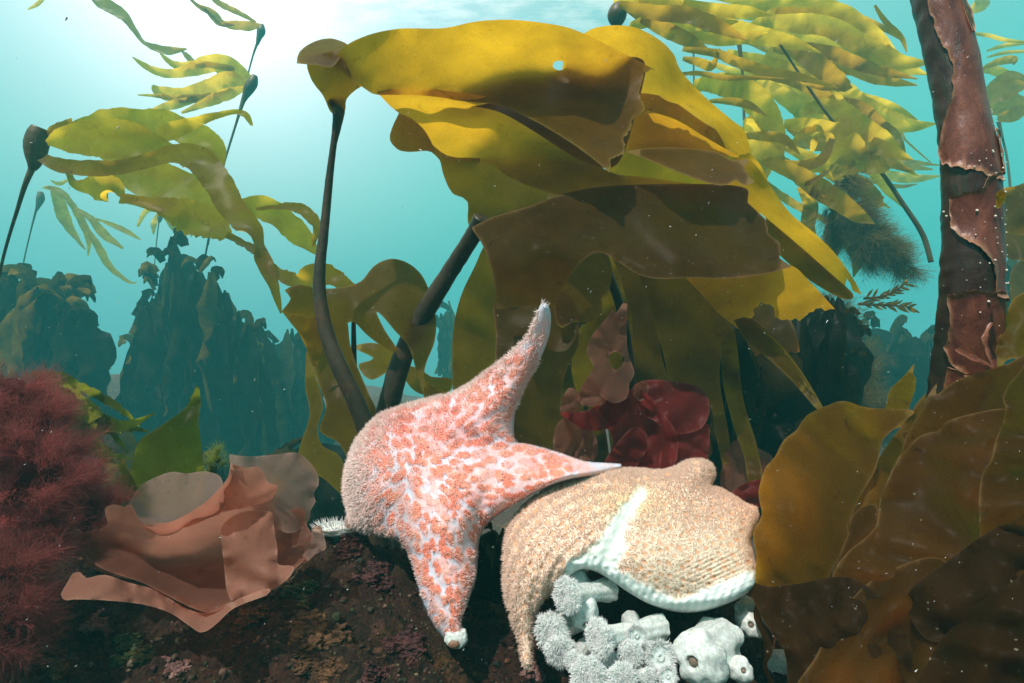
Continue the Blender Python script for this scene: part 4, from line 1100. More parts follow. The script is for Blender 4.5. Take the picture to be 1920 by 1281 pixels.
# ------------------------------------------------------------------ brown kelp thicket at the lower right
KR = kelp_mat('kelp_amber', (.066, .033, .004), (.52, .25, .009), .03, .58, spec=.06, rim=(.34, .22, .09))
KRD = kelp_mat('kelp_amber_shaded', (.032, .015, .003), (.22, .09, .006), .02, .45, spec=.03, rim=(.06, .035, .015))  # amber kelp darkened in colour where the light falls off
def blade_thing(label, cat, loc, parts, name='kelp', group=None):
    t = thing(name, label, cat, loc, group)
    for i, (nm, mt, ol, dp, kw) in enumerate(parts):
        k_ = dict(ruffle=.005 if name in ('pink_seaweed', 'red_seaweed') else .004, res=14, ragged=1.5, seed=len(ol) * 5 + i, ripple=.008, wave=110); k_.update(kw)
        sheet(nm, mt, ol, dp, t, **k_)
    return t


t = blade_thing('wide olive kelp blade standing upright beside the cream sea star', 'kelp', P(1520, 1240, .60), [
    ('blade', KF, [(1412, 1000), (1428, 965), (1422, 925), (1434, 880), (1452, 858), (1470, 825), (1492, 808), (1512, 780), (1548, 762), (1582, 752), (1630, 765), (1712, 770), (1692, 792), (1655, 826), (1642, 880), (1608, 940), (1590, 985), (1592, 1015), (1565, 1060), (1540, 1120), (1520, 1200), (1500, 1260), (1480, 1200), (1462, 1130), (1420, 1098), (1418, 1040)],
     [(1412, 1000, .54), (1434, 880, .60), (1582, 752, .66), (1712, 770, .66), (1590, 985, .60), (1500, 1260, .54), (1500, 950, .55), (1600, 860, .66)], dict(res=13, ripple=.012, ragged=1.4)),
])
t = blade_thing('low tangle of glossy brown kelp blades, shade-darkened, across the bottom right corner', 'kelp', P(1700, 1270, .58), [
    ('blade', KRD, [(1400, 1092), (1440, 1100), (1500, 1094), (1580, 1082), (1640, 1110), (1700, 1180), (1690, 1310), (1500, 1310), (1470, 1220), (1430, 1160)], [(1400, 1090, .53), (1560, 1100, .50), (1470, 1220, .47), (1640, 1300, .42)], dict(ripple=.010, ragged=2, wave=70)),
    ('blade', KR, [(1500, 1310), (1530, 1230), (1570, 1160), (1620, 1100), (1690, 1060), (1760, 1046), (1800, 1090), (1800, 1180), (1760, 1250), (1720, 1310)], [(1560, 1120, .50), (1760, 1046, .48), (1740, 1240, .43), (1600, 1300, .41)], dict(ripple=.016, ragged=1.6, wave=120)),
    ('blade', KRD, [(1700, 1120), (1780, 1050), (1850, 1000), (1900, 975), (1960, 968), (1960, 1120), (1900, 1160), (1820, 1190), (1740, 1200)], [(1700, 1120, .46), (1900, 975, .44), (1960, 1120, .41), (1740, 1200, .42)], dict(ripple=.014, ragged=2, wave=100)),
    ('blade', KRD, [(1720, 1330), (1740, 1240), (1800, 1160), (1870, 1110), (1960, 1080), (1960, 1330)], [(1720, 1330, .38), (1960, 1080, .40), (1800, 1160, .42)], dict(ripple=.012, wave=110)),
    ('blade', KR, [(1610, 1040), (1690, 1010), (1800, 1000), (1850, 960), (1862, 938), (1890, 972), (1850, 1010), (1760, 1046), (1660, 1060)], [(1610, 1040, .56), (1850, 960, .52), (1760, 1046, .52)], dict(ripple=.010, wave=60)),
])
for i, pts in enumerate([
    [(1425, 1110, .52, 10, 20), (1418, 1160, .51, 16, 40), (1440, 1200, .50, 18, 20), (1432, 1250, .49, 14, 60), (1450, 1290, .49, 12, 20)],
]):
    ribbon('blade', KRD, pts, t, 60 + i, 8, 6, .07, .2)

t = blade_thing('layered amber kelp blades fanning up around the foot of the thick stipe', 'kelp', P(1760, 1200, .66), [
    ('blade', KR, [(1640, 1000), (1652, 960), (1668, 900), (1688, 858), (1698, 820), (1728, 768), (1740, 742), (1757, 718), (1756, 740), (1792, 714), (1850, 694), (1885, 684), (1940, 670), (1960, 800), (1960, 1000), (1800, 1040), (1700, 1050)], [(1640, 1000, .60), (1740, 742, .60), (1940, 670, .56), (1960, 1000, .56), (1800, 850, .58)], dict(ripple=.012)),
    ('blade', KR, [(1560, 1085), (1585, 1040), (1640, 990), (1652, 930), (1680, 870), (1712, 828), (1740, 812), (1762, 808), (1776, 790), (1840, 772), (1888, 768), (1884, 800), (1868, 830), (1856, 880), (1838, 935), (1842, 975), (1850, 1100), (1800, 1300), (1600, 1300), (1540, 1180)], [(1560, 1085, .52), (1652, 930, .56), (1762, 808, .58), (1888, 768, .54), (1800, 1010, .50), (1740, 920, .53), (1700, 1300, .42)], dict(ripple=.014, ragged=2)),
    ('blade', KR, [(1886, 770), (1880, 745), (1905, 705), (1960, 690), (1960, 1200), (1860, 1200), (1840, 1060), (1836, 940), (1842, 890), (1860, 860), (1866, 830)], [(1886, 770, .52), (1960, 690, .49), (1836, 940, .49), (1960, 980, .45), (1900, 1200, .40)], dict(ripple=.010, ragged=1.8)),
    ('blade', KR, [(1640, 1000), (1652, 950), (1672, 880), (1696, 838), (1690, 812), (1708, 810), (1714, 830), (1700, 850), (1684, 880), (1668, 930), (1660, 990)], [(1640, 1000, .60), (1696, 838, .62), (1660, 990, .58)], dict(res=8, ripple=.004)),
    ('blade', KF, [(1550, 1110), (1590, 980), (1636, 880), (1690, 800), (1750, 740), (1800, 900), (1760, 1060), (1660, 1140)], [(1550, 1110, .60), (1690, 800, .70), (1750, 740, .72), (1660, 1140, .58)], dict(ripple=.014)),
    ('blade', KR, [(1590, 1000), (1598, 965), (1640, 945), (1648, 990), (1640, 1040), (1600, 1080), (1560, 1085)], [(1590, 1000, .58), (1640, 945, .57), (1560, 1085, .56)], dict(ripple=.008, ragged=2)),
])
blade_thing('small torn amber kelp blade tip poking up left of the thick stipe', 'kelp', P(1680, 800, .7), [
    ('blade', KG, [(1652, 800), (1662, 760), (1668, 732), (1698, 702), (1714, 682), (1712, 700, 2), (1718, 712, 2), (1716, 730, 1), (1704, 766), (1690, 800)], [(1652, 800, .71), (1714, 682, .69), (1690, 800, .7)], dict(res=9, ripple=.004))])
blade_thing('translucent amber kelp blade at the right edge behind the thick stipe', 'kelp', P(1900, 760, .62), [
    ('blade', KG, [(1862, 684), (1870, 645), (1884, 600), (1894, 570), (1912, 552), (1960, 545), (1960, 670), (1900, 672), (1880, 690), (1880, 760), (1850, 760)], [(1862, 684, .60), (1912, 552, .62), (1960, 670, .56), (1860, 760, .60)], dict(ripple=.008, ragged=1.6, seed=4))])

# ------------------------------------------------------------------ red seaweeds
blade_thing('crimson ruffled seaweed behind the sea stars, topped by a holed pink blade', 'seaweed', P(1190, 900, .92), [
    ('blade', RD, [(1186, 728), (1200, 716), (1230, 712), (1262, 716), (1300, 722), (1324, 740), (1330, 770), (1318, 800), (1290, 812), (1255, 812), (1228, 790), (1200, 770)], [(1186, 728, .88), (1300, 722, .9), (1255, 812, .84), (1240, 760, .86)], dict(res=10, ripple=.014, wave=50)),
    ('blade', RD, [(1120, 760), (1160, 740), (1200, 730), (1240, 770), (1270, 820), (1260, 880), (1200, 900), (1130, 890), (1150, 830)], [(1120, 760, .86), (1240, 770, .84), (1200, 900, .82), (1180, 820, .9)], dict(res=10, ripple=.022, wave=40)),
    ('blade', RD, [(1255, 815), (1300, 798), (1328, 796), (1330, 830), (1325, 860), (1290, 890), (1240, 900), (1238, 850)], [(1255, 815, .86), (1330, 800, .88), (1240, 900, .82)], dict(res=10, ripple=.012, wave=40)),
    ('blade', RD, [(1100, 770), (1130, 752), (1172, 735), (1180, 760), (1150, 800), (1100, 808), (1070, 790), (1050, 775)], [(1100, 770, .84), (1172, 735, .86), (1050, 775, .82)], dict(res=9, ripple=.014, wave=40)),
    ('blade', RD, [(1150, 840), (1190, 800), (1215, 830), (1190, 880), (1160, 905), (1130, 880)], [(1150, 840, .80), (1215, 830, .84), (1160, 905, .80)], dict(res=9, ripple=.012, wave=40)),
    ('blade', PK, [(1168, 568, 1), (1176, 570, 1), (1175, 640), (1180, 670), (1190, 700), (1180, 718), (1176, 745), (1150, 756), (1120, 738), (1090, 728), (1112, 690), (1100, 660), (1110, 630), (1130, 605), (1148, 582), (1154, 588)], [(1168, 568, .86), (1100, 660, .82), (1176, 745, .82), (1185, 700, .86)], dict(res=9, ripple=.008, holes=[[(1142, 670), (1150, 660), (1162, 662), (1170, 672), (1166, 686), (1154, 694), (1144, 684)]])),
    ('blade', PK, [(1086, 735), (1104, 708), (1130, 702), (1140, 725), (1134, 756), (1100, 762), (1084, 752)], [(1086, 735, .84), (1134, 756, .83)], dict(res=9, ripple=.008, wave=40)),
    ('blade', PK, [(1050, 770), (1056, 745), (1066, 728), (1084, 735), (1088, 766), (1068, 776)], [(1050, 770, .85), (1088, 766, .84)], dict(res=8, ripple=.006, wave=40)),
    ('blade', PK, [(1040, 850), (1042, 800), (1070, 782), (1105, 800), (1120, 830), (1115, 862), (1070, 858)], [(1040, 850, .88), (1120, 830, .86)], dict(res=9, ripple=.010, wave=40)),
    ('blade', PK, [(1188, 728), (1202, 715), (1216, 722), (1212, 745), (1196, 752)], [(1188, 728, .83), (1212, 745, .84)], dict(res=7, ripple=.006, wave=30)),
], name='red_seaweed')
blade_thing('dusky pink seaweed scrap in the dark gap right of the cream sea star', 'seaweed', P(1390, 920, .9), [
    ('blade', PK, [(1350, 900), (1362, 850), (1384, 822), (1420, 840), (1450, 860), (1440, 900), (1400, 935), (1360, 930)], [(1350, 900, .95), (1450, 860, .98)], dict(res=9, ripple=.010, wave=40)),
    ('blade', RD, [(1366, 930), (1400, 905), (1440, 900), (1450, 930), (1420, 955), (1380, 950)], [(1366, 930, .86), (1450, 930, .84)], dict(res=9, ripple=.012, wave=30))], name='red_seaweed')

pink = blade_thing('big pale pink translucent seaweed cupped like a bowl on the rock, left foreground', 'seaweed', P(380, 1170, .55), [
    ('blade', PP, [(248, 935), (262, 912), (290, 896), (322, 885), (350, 888), (380, 884), (408, 890), (418, 905), (410, 930), (396, 960), (350, 985), (290, 990), (240, 985), (214, 968), (235, 950)], [(248, 935, .66), (320, 885, .72), (418, 905, .70), (290, 990, .62), (214, 968, .60)], dict(res=11, ripple=.008, ragged=.8)),
    ('blade', PP, [(429, 852, 1), (470, 856), (520, 852), (556, 849), (580, 866), (596, 890), (597, 910), (588, 925), (592, 940), (582, 958), (578, 978), (540, 1000), (480, 960), (440, 900)], [(429, 852, .60), (556, 849, .66), (597, 910, .66), (578, 978, .62), (440, 900, .58)], dict(res=11, ripple=.010, ragged=1.2)),
    ('blade', PK, [(196, 955), (212, 946), (234, 950), (246, 946), (262, 975), (284, 988), (330, 975), (380, 945), (415, 912), (432, 886), (434, 870), (452, 876), (486, 882), (500, 905), (521, 912), (508, 940), (520, 962), (566, 952), (575, 985), (586, 1010), (566, 1055), (500, 1100), (440, 1125), (400, 1148), (360, 1140), (300, 1110), (260, 1090), (216, 1076), (180, 1060), (150, 1030), (160, 1000), (200, 985)],
     [(196, 955, .56), (284, 990, .535), (330, 976, .53), (400, 928, .525), (434, 870, .535), (575, 985, .60), (566, 1055, .57), (400, 1148, .51), (300, 1108, .545), (216, 1076, .57), (150, 1030, .58), (380, 1050, .62), (310, 1050, .62), (450, 1000, .60), (240, 1020, .60), (480, 900, .57)], dict(res=12, ripple=.010, ragged=.8, wave=140)),
    ('blade', PL, [(434, 858), (436, 876), (452, 880), (486, 876), (502, 905), (520, 912), (510, 935), (470, 950), (420, 960), (360, 985), (300, 1000), (268, 985), (330, 976), (390, 945), (424, 905)], [(434, 858, .53), (520, 912, .545), (420, 960, .545), (300, 998, .55), (268, 985, .54)], dict(res=9, ripple=.005, ragged=.8, wave=100)),
    ('blade', PL, [(414, 1000), (418, 984), (440, 966), (470, 958), (508, 960), (514, 990), (520, 1030), (522, 1058), (550, 1062), (546, 1078), (520, 1100), (480, 1118), (440, 1128), (426, 1110), (420, 1060)], [(414, 1000, .54), (508, 960, .55), (550, 1070, .53), (426, 1110, .52)], dict(res=10, ripple=.008, ragged=1.0, wave=80)),
    ('blade', PL, [(114, 1115), (128, 1090), (136, 1076), (150, 1073), (162, 1084), (196, 1078), (240, 1092), (290, 1106), (340, 1136), (372, 1148), (400, 1146), (440, 1126), (500, 1104), (500, 1116), (440, 1140), (400, 1175), (376, 1186), (350, 1170), (320, 1150), (270, 1134), (200, 1126), (140, 1124), (124, 1126)], [(114, 1115, .52), (196, 1078, .54), (372, 1148, .53), (376, 1186, .47), (500, 1110, .50), (200, 1126, .50)], dict(res=9, ripple=.006, ragged=.8)),
    ('blade', PP, [(566, 1055), (574, 1020), (586, 1010), (584, 992), (600, 985), (611, 1020), (608, 1032), (590, 1040), (575, 1055)], [(566, 1055, .57), (600, 985, .58), (608, 1032, .57)], dict(res=8, ripple=.004, ragged=.8)),
    ('blade', PK, [(150, 1030), (160, 985), (200, 970), (250, 990), (270, 1040), (260, 1085), (200, 1076), (165, 1060)], [(150, 1030, .62), (200, 970, .62), (260, 1085, .60)], dict(res=11, ripple=.010)),
], name='pink_seaweed')

blade_thing('upright green pointed seaweed blade with torn brown tip behind the pink seaweed', 'seaweed', P(320, 930, .8), [
    ('blade', GR, [(246, 900), (250, 860), (262, 826), (290, 806), (326, 782), (350, 762), (358, 745), (364, 735), (366, 722, 2), (374, 730, 2), (377, 758, 1), (372, 790), (378, 840), (382, 900), (370, 960), (280, 960)], [(246, 900, .82), (364, 735, .80), (382, 900, .82), (320, 850, .78)], dict(res=11, ripple=.008))], name='green_seaweed')
blade_thing('short torn olive seaweed stub left of the upright green blade', 'seaweed', P(235, 940, .75), [
    ('blade', GR, [(212, 944), (216, 910), (222, 880), (214, 868, 2), (222, 872, 2), (232, 858, 2), (240, 880, 1), (252, 900), (258, 930), (240, 950)], [(212, 944, .75), (232, 858, .76), (258, 930, .74)], dict(res=8, ripple=.006, ragged=2.5))], name='green_seaweed')

# ------------------------------------------------------------------ feathery red seaweed at the left
MF1 = solid_mat('feathery_red', [(1, 1, 1), (1, 1, 1)], 40, .6, 0, .001, spec=.15, pigment=True, tipc=(.42, .12, .11), transl=.45)
MF2 = solid_mat('feathery_olive', [(1, 1, 1), (1, 1, 1)], 40, .6, 0, .001, spec=.15, pigment=True, tipc=(.22, .17, .05), transl=.45)
MF3 = solid_mat('feathery_green', [(1, 1, 1), (1, 1, 1)], 40, .6, 0, .001, spec=.15, pigment=True, tipc=(.35, .42, .08), transl=.45)


def feathery(name, label, lumps, n, length, rad, cols_, mat, seed, cat='seaweed', up=(0, 0, .4), bend=.6, outv=1.0):
    """bush of fine branched filaments; lumps rows: x, y, depth, radius_px"""
    rs = np.random.default_rng(seed)
    C_ = np.array([P(a, b, c_) for a, b, c_, r_ in lumps]); R_ = np.array([r_ * c_ / F for a, b, c_, r_ in lumps])
    t = thing(name, label, cat, C_.mean(0) - np.array([0, 0, R_.max()]))
    w_ = R_ ** 2 / (R_ ** 2).sum()
    k = rs.choice(len(lumps), n, p=w_)
    u = rs.normal(size=(n, 3)); u /= np.linalg.norm(u, axis=1)[:, None]
    rr = R_[k] * rs.uniform(.25, 1.0, n) ** .6
    nt = n // 45 + 1; ti = rs.integers(0, nt, n); tu = np.stack([u[rs.integers(0, n, nt)][i] for i in range(nt)]); tk = k[rs.integers(0, n, nt)]
    tr = R_[tk] * rs.uniform(.3, 1.0, nt) ** .5; tj = rs.normal(size=(nt, 3))
    p = (C_[tk] + tu * tr[:, None])[ti] + rs.normal(size=(n, 3)) * (R_[tk] * .06)[ti][:, None]
    dr = tu[ti] * outv + np.array(up) + tj[ti] * .3 + rs.normal(size=(n, 3)) * .34
    q = np.array([noise.noise(Vector(a * 26)) for a in p])
    tcol = np.clip(.45 + q * .9 + rs.normal(size=nt)[ti] * .28 + rs.normal(size=n) * .10, 0, 1)
    cc = L3(cols_[0], cols_[1], tcol)
    ln = length * rs.uniform(.5, 1.3, n)
    spikes('filaments', mat, p, dr, ln, rad, t, bend, seed, 'stuff', cc, 4, True)
    # side branchlets
    m = n * 2; j = rs.integers(0, n, m); fr = rs.uniform(.2, .9, m)
    D_ = dr / np.linalg.norm(dr, axis=1)[:, None]
    p2 = p[j] + D_[j] * (ln[j] * fr)[:, None]
    d2 = D_[j] + rs.normal(size=(m, 3)) * .6
    spikes('branchlets', mat, p2, d2, ln[j] * .38, rad * .75, t, .4, seed + 1, 'stuff', cc[j], 2, True)
    V, f = [], []; o_ = 0
    for a in range(len(lumps)):
        v, ff = blob(C_[a], R_[a] * .55, (1, 1, 1), a + seed, 2, .4); V.append(v); f.append(ff + o_); o_ += len(v)
    cb = np.tile([np.array(cols_[0]) * .6], (o_, 1))
    link('core', np.vstack(V), np.vstack(f), mat, t, attrs={'tip': np.zeros(o_)}, cols=cb)['kind'] = 'stuff'
    return t


feathery('red_seaweed', 'dense feathery rose red seaweed cushion filling the left edge', [(10, 790, .62, 86), (60, 830, .62, 85), (110, 900, .62, 75), (30, 900, .58, 100), (80, 960, .60, 90), (150, 960, .62, 60), (-30, 950, .58, 100), (20, 740, .62, 50), (60, 780, .64, 40)], 20000, .026, .00024, ((.11, .012, .016), (.46, .10, .09)), MF1, 71)
feathery('red_seaweed', 'brownish pink, shade-darkened feathery seaweed tuft in the lower left corner', [(20, 1060, .54, 60), (60, 1030, .56, 50), (-20, 1100, .52, 70), (20, 1150, .52, 60), (-30, 1190, .5, 70)], 9000, .026, .00024, ((.04, .006, .008), (.30, .09, .07)), MF1, 72)  # darker filament colours stand in for the dim light in this corner
feathery('green_seaweed', 'small yellow green feathery sprig between green blade and pink seaweed', [(398, 880, .85, 14), (408, 862, .85, 10)], 260, .022, .00035, ((.16, .2, .03), (.3, .34, .06)), MF3, 73, up=(0, 0, 1.2))
feathery('brown_seaweed', 'fuzzy olive brown seaweed hanging from the torn kelp right of center', [(1585, 345, 1.9, 24), (1570, 385, 1.9, 30), (1600, 400, 1.9, 34), (1620, 450, 1.9, 40), (1655, 470, 1.9, 36), (1690, 495, 1.9, 24), (1560, 430, 1.92, 26)], 9000, .10, .0010, ((.045, .04, .02), (.20, .15, .05)), MF2, 74, up=(.7, 0, -.9), outv=.6)
feathery('brown_seaweed', 'tall bushy dark brown seaweed mass behind the kelp gap', [(1560, 620, 1.7, 50), (1530, 680, 1.7, 60), (1600, 700, 1.72, 50), (1560, 760, 1.7, 60), (1480, 620, 1.72, 50), (1520, 580, 1.72, 40), (1620, 780, 1.7, 50), (1500, 800, 1.7, 60)], 8000, .09, .0011, ((.030, .022, .015), (.10, .07, .04)), MF2, 75, up=(.1, 0, .3))


def sprig(label, pts, leaves, seed, mat, sz, name='brown_seaweed'):
    t = thing(name, label, 'seaweed', P(*pts[0][:3]))
    tube('stem', mat, pts, t, 5, 6)
    rs = random.Random(seed)
    c_, _ = catmull(pts, 6)
    for k in range(leaves):
        q = c_[int(len(c_) * (.15 + .85 * k / leaves)) - 1]; a = math.atan2(pts[-1][1] - pts[0][1], pts[-1][0] - pts[0][0]) + (1 if k % 2 else -1) * rs.uniform(.35, .7)
        l = sz * rs.uniform(.7, 1.2)
        ribbon('leaflet', mat, [(q[0], q[1], q[2], sz * .10), (q[0] + math.cos(a) * l * .5, q[1] + math.sin(a) * l * .5, q[2] + rs.uniform(-.01, .01), sz * .26, rs.uniform(-30, 30)), (q[0] + math.cos(a) * l, q[1] + math.sin(a) * l, q[2], 1)], t, seed + k, 4, 3, .05)


sprig('upper branching brown sprig of needle-like leaflets against open water', [(1620, 560, 1.8, 5), (1655, 556, 1.8, 4), (1680, 545, 1.8, 4), (1702, 528, 1.8, 2)], 16, 5, KO, 20)
sprig('lower branching brown sprig of needle-like leaflets against open water', [(1610, 570, 1.8, 6), (1650, 572, 1.8, 5), (1685, 574, 1.8, 3), (1708, 576, 1.8, 2)], 18, 8, KO, 20)

# ------------------------------------------------------------------ bull kelps
def bull(label, loc, bulb=None, stipe=None, blades=(), group=None, seed=0, mats=(BK, BKD), name='bull_kelp'):
    t = thing(name, label, 'bull kelp', loc, group)
    if bulb: tube('bulb', BST, bulb, t, 6, 16, .03)
    if stipe: tube('stipe', BST, stipe, t, 8, 8, .02)
    for i, b in enumerate(blades):
        old = 0
        kw = {}
        if isinstance(b, tuple): b, kw = b
        kw = dict(kw); old = kw.pop('old', 0)
        a = dict(n=9, ncol=6, ruffle=.10, camber=.10, nib=.04); a.update(kw)
        ribbon('blade', mats[old], b, t, seed * 20 + i, **a)
    return t


bull('nearest yellow bull kelp at left, blades streaming right from its club-shaped bulb', P(65, 310, 1.5),
     [(76, 240, 1.5, 26), (72, 252, 1.5, 34), (68, 272, 1.5, 37), (66, 290, 1.5, 32), (64, 306, 1.5, 22), (60, 318, 1.5, 12)],
     [(60, 316, 1.5, 11), (46, 350, 1.5, 8), (32, 395, 1.52, 6), (15, 450, 1.54, 5), (0, 510, 1.56, 5), (-20, 620, 1.6, 6), (-30, 800, 1.7, 8)], [
     ([(88, 250, 1.5, 6, 30), (110, 240, 1.5, 20, 40), (140, 238, 1.52, 28, 20)], dict(old=1)),
     ([(90, 252, 1.52, 8, 0), (130, 248, 1.54, 26, 10), (190, 238, 1.56, 50, 20), (250, 232, 1.58, 54, 20), (310, 234, 1.58, 50, 15), (350, 250, 1.57, 48, 10), (385, 268, 1.56, 52, 20), (408, 292, 1.56, 36, 30), (412, 320, 1.57, 6, 20)]),
     ([(88, 268, 1.47, 8, 0), (120, 263, 1.46, 40, 5), (170, 260, 1.45, 64, 12), (220, 262, 1.45, 72, 12), (270, 268, 1.46, 58, 18), (320, 278, 1.48, 20, 20), (338, 276, 1.48, 5, 10)], dict(ruffle=.04)),
     ([(300, 255, 1.5, 30, 20), (340, 240, 1.49, 28, 10), (375, 225, 1.48, 18, -20), (410, 216, 1.48, 11, 10), (440, 210, 1.48, 9, 10), (460, 216, 1.48, 14, 30), (472, 236, 1.48, 5, 30)], dict(n=12)),
     ([(80, 296, 1.46, 20, 20), (110, 310, 1.45, 26, 10), (160, 316, 1.44, 30, 20), (220, 314, 1.44, 26, 0), (280, 302, 1.44, 26, 25), (330, 288, 1.43, 34, 10), (375, 305, 1.42, 56, 20), (410, 345, 1.41, 52, 10), (435, 388, 1.40, 48, -10), (460, 420, 1.39, 44, 0), (482, 455, 1.38, 38, 60), (498, 500, 1.37, 28, 10), (515, 545, 1.36, 20, 30), (527, 588, 1.36, 3, 10)], dict(old=1, ruffle=.08)),
     ([(112, 312, 1.52, 8, 0), (132, 334, 1.52, 22, 60), (152, 348, 1.52, 22, -30), (178, 352, 1.52, 46, 20), (205, 352, 1.52, 50, -10), (230, 368, 1.52, 20, 60), (270, 380, 1.51, 16, 20), (310, 395, 1.5, 20, 30)], dict(n=12, ruffle=.2)),
     ([(180, 330, 1.56, 30, 20), (230, 322, 1.56, 44, 10), (270, 340, 1.56, 60, 20), (320, 350, 1.55, 76, 10), (365, 385, 1.54, 74, 10), (400, 415, 1.54, 50, 30), (428, 440, 1.54, 12, 20)]),
     ([(190, 290, 1.6, 14, 0), (230, 305, 1.6, 30, 20), (290, 315, 1.6, 36, 10), (330, 330, 1.6, 30, 20), (380, 350, 1.6, 30, 10)]),
     ([(225, 372, 1.50, 18, 20), (270, 380, 1.5, 24, 30), (320, 392, 1.5, 44, 10), (360, 408, 1.5, 66, 5), (400, 425, 1.5, 62, 10), (425, 445, 1.5, 26, 10)], dict(nib=.14)),
     ([(430, 400, 1.48, 10, 0), (455, 388, 1.50, 26, 20), (490, 390, 1.52, 44, 10), (530, 412, 1.53, 48, 20), (560, 440, 1.54, 42, 10), (585, 466, 1.55, 22, 20), (594, 478, 1.55, 3, 0)]),
     ([(480, 392, 1.46, 6, 0), (515, 389, 1.45, 10, 40), (550, 388, 1.44, 18, 20), (578, 402, 1.43, 24, 20), (592, 428, 1.43, 20, 40), (586, 462, 1.43, 4, 20)], dict(old=1)),
     ([(425, 440, 1.47, 12, 0), (460, 460, 1.45, 20, 50), (485, 475, 1.42, 22, 30), (505, 502, 1.4, 22, 10), (535, 520, 1.36, 26, 20), (565, 526, 1.3, 30, -20), (590, 516, 1.25, 44, 0), (625, 522, 1.22, 40, 20), (655, 535, 1.22, 18, 10), (674, 541, 1.22, 2, 0)], dict(old=1, nib=.1)),
     ], seed=1)

FG = 'distant bull kelps faded by the murk'
bull('faint bull kelp with drooping blades left of the big mound, below the nearest one', P(45, 500, 3.6),
     [(76, 360, 3.6, 8), (76, 372, 3.6, 13), (72, 385, 3.6, 8), (68, 395, 3.6, 4)], [(68, 393, 3.6, 4), (56, 440, 3.6, 2.5), (42, 505, 3.6, 2.5), (30, 600, 3.6, 3)], [
     [(80, 352, 3.6, 3), (100, 356, 3.6, 12, 20), (112, 385, 3.6, 20, 10), (122, 415, 3.6, 20, 20), (145, 450, 3.6, 9, 30), (160, 468, 3.6, 2)],
     [(84, 350, 3.6, 3), (112, 358, 3.6, 10, 20), (135, 385, 3.6, 12, 30), (155, 420, 3.6, 14, 20), (166, 450, 3.6, 9, 10), (165, 480, 3.6, 2)],
     [(140, 390, 3.6, 5), (170, 410, 3.6, 12, 20), (195, 440, 3.6, 16, 10), (225, 462, 3.6, 7, 20), (232, 466, 3.6, 2)],
     [(165, 430, 3.6, 5), (185, 465, 3.6, 14, 20), (205, 500, 3.6, 12, 20), (240, 528, 3.6, 6, 20), (256, 530, 3.6, 2)],
     [(180, 410, 3.6, 3), (215, 424, 3.6, 10, 20), (240, 436, 3.6, 10, 20), (264, 450, 3.6, 2)],
     [(95, 338, 3.6, 2), (110, 345, 3.6, 8, 20), (126, 338, 3.6, 4)]], FG, 2)
bull('faint bull kelp with leafy tuft just above the dark kelp mound', P(300, 500, 3.9),
     [(300, 398, 3.9, 6), (300, 410, 3.9, 8), (298, 418, 3.9, 3)], [(298, 415, 3.9, 2.5), (292, 470, 3.9, 2), (285, 560, 3.9, 2)], [
     [(300, 400, 3.9, 4), (320, 405, 3.9, 18, 20), (345, 425, 3.9, 20, 10), (362, 438, 3.9, 3)],
     [(296, 400, 3.9, 3), (288, 420, 3.9, 10, 20), (288, 440, 3.9, 2)],
     [(300, 398, 3.9, 3), (275, 395, 3.9, 9, 10), (258, 425, 3.9, 4)],
     [(310, 410, 3.9, 4), (330, 430, 3.9, 14, 20), (350, 440, 3.9, 3)]], FG, 3)
bull('pale yellow bull kelp near the surface, blades streaming left above the nearest one', P(400, 440, 3.0),
     [(478, 142, 3.0, 10), (474, 155, 3.0, 18), (466, 168, 3.0, 18), (460, 182, 3.0, 10), (456, 192, 3.0, 6)],
     [(457, 190, 3.0, 6), (445, 225, 3.0, 4.5), (428, 280, 3.0, 4), (415, 325, 3.0, 3.5), (400, 400, 3.1, 3.5), (385, 480, 3.2, 3.5)], [
     [(474, 152, 3.0, 8), (440, 128, 3.0, 30, 10), (400, 118, 3.0, 34, 20), (360, 130, 3.0, 22, 10), (320, 138, 3.0, 16, 20), (280, 128, 3.0, 14, 20), (248, 107, 3.0, 2)],
     [(470, 160, 3.0, 8), (430, 150, 3.0, 34, 20), (390, 170, 3.0, 36, 10), (345, 178, 3.0, 26, 10), (300, 172, 3.0, 22, 30), (286, 160, 3.0, 4)],
     [(460, 165, 3.0, 8), (420, 178, 3.0, 22, 20), (380, 195, 3.0, 14, 10), (340, 212, 3.0, 4)],
     [(400, 180, 3.0, 10), (340, 185, 3.0, 14, 20), (300, 180, 3.0, 8, 20), (258, 178, 3.0, 2)],
     [(440, 130, 3.0, 10), (380, 120, 3.0, 12, 20), (330, 122, 3.0, 14, 20), (300, 100, 3.0, 3)],
     [(370, 185, 3.0, 10), (330, 195, 3.0, 16, 10), (295, 205, 3.0, 10), (280, 210, 3.0, 2)]], FG, 4)
bull('bull kelp bleached by the bright water, its bulb highest of those at upper left', P(440, 330, 3.8),
     [(492, 46, 3.8, 6), (490, 58, 3.8, 15), (486, 70, 3.8, 10), (482, 84, 3.8, 5)], [(482, 82, 3.8, 5), (470, 120, 3.8, 3), (440, 240, 3.8, 3), (415, 330, 3.8, 3), (390, 460, 3.9, 3)], [
     ([(490, 48, 3.8, 6), (460, 48, 3.8, 18, 20), (420, 44, 3.8, 12, 20), (400, 25, 3.8, 14, 20), (370, 10, 3.8, 8, 20), (350, -10, 3.8, 3)], dict(old=1)),
     ([(480, 42, 3.8, 4), (450, 25, 3.8, 10, 20), (410, 5, 3.8, 12, 20), (390, -15, 3.8, 4)], dict(old=1)),
     ([(440, 46, 3.8, 4), (410, 44, 3.8, 8, 20), (385, 18, 3.8, 6, 20), (365, 5, 3.8, 2)], dict(old=1))], FG, 5)
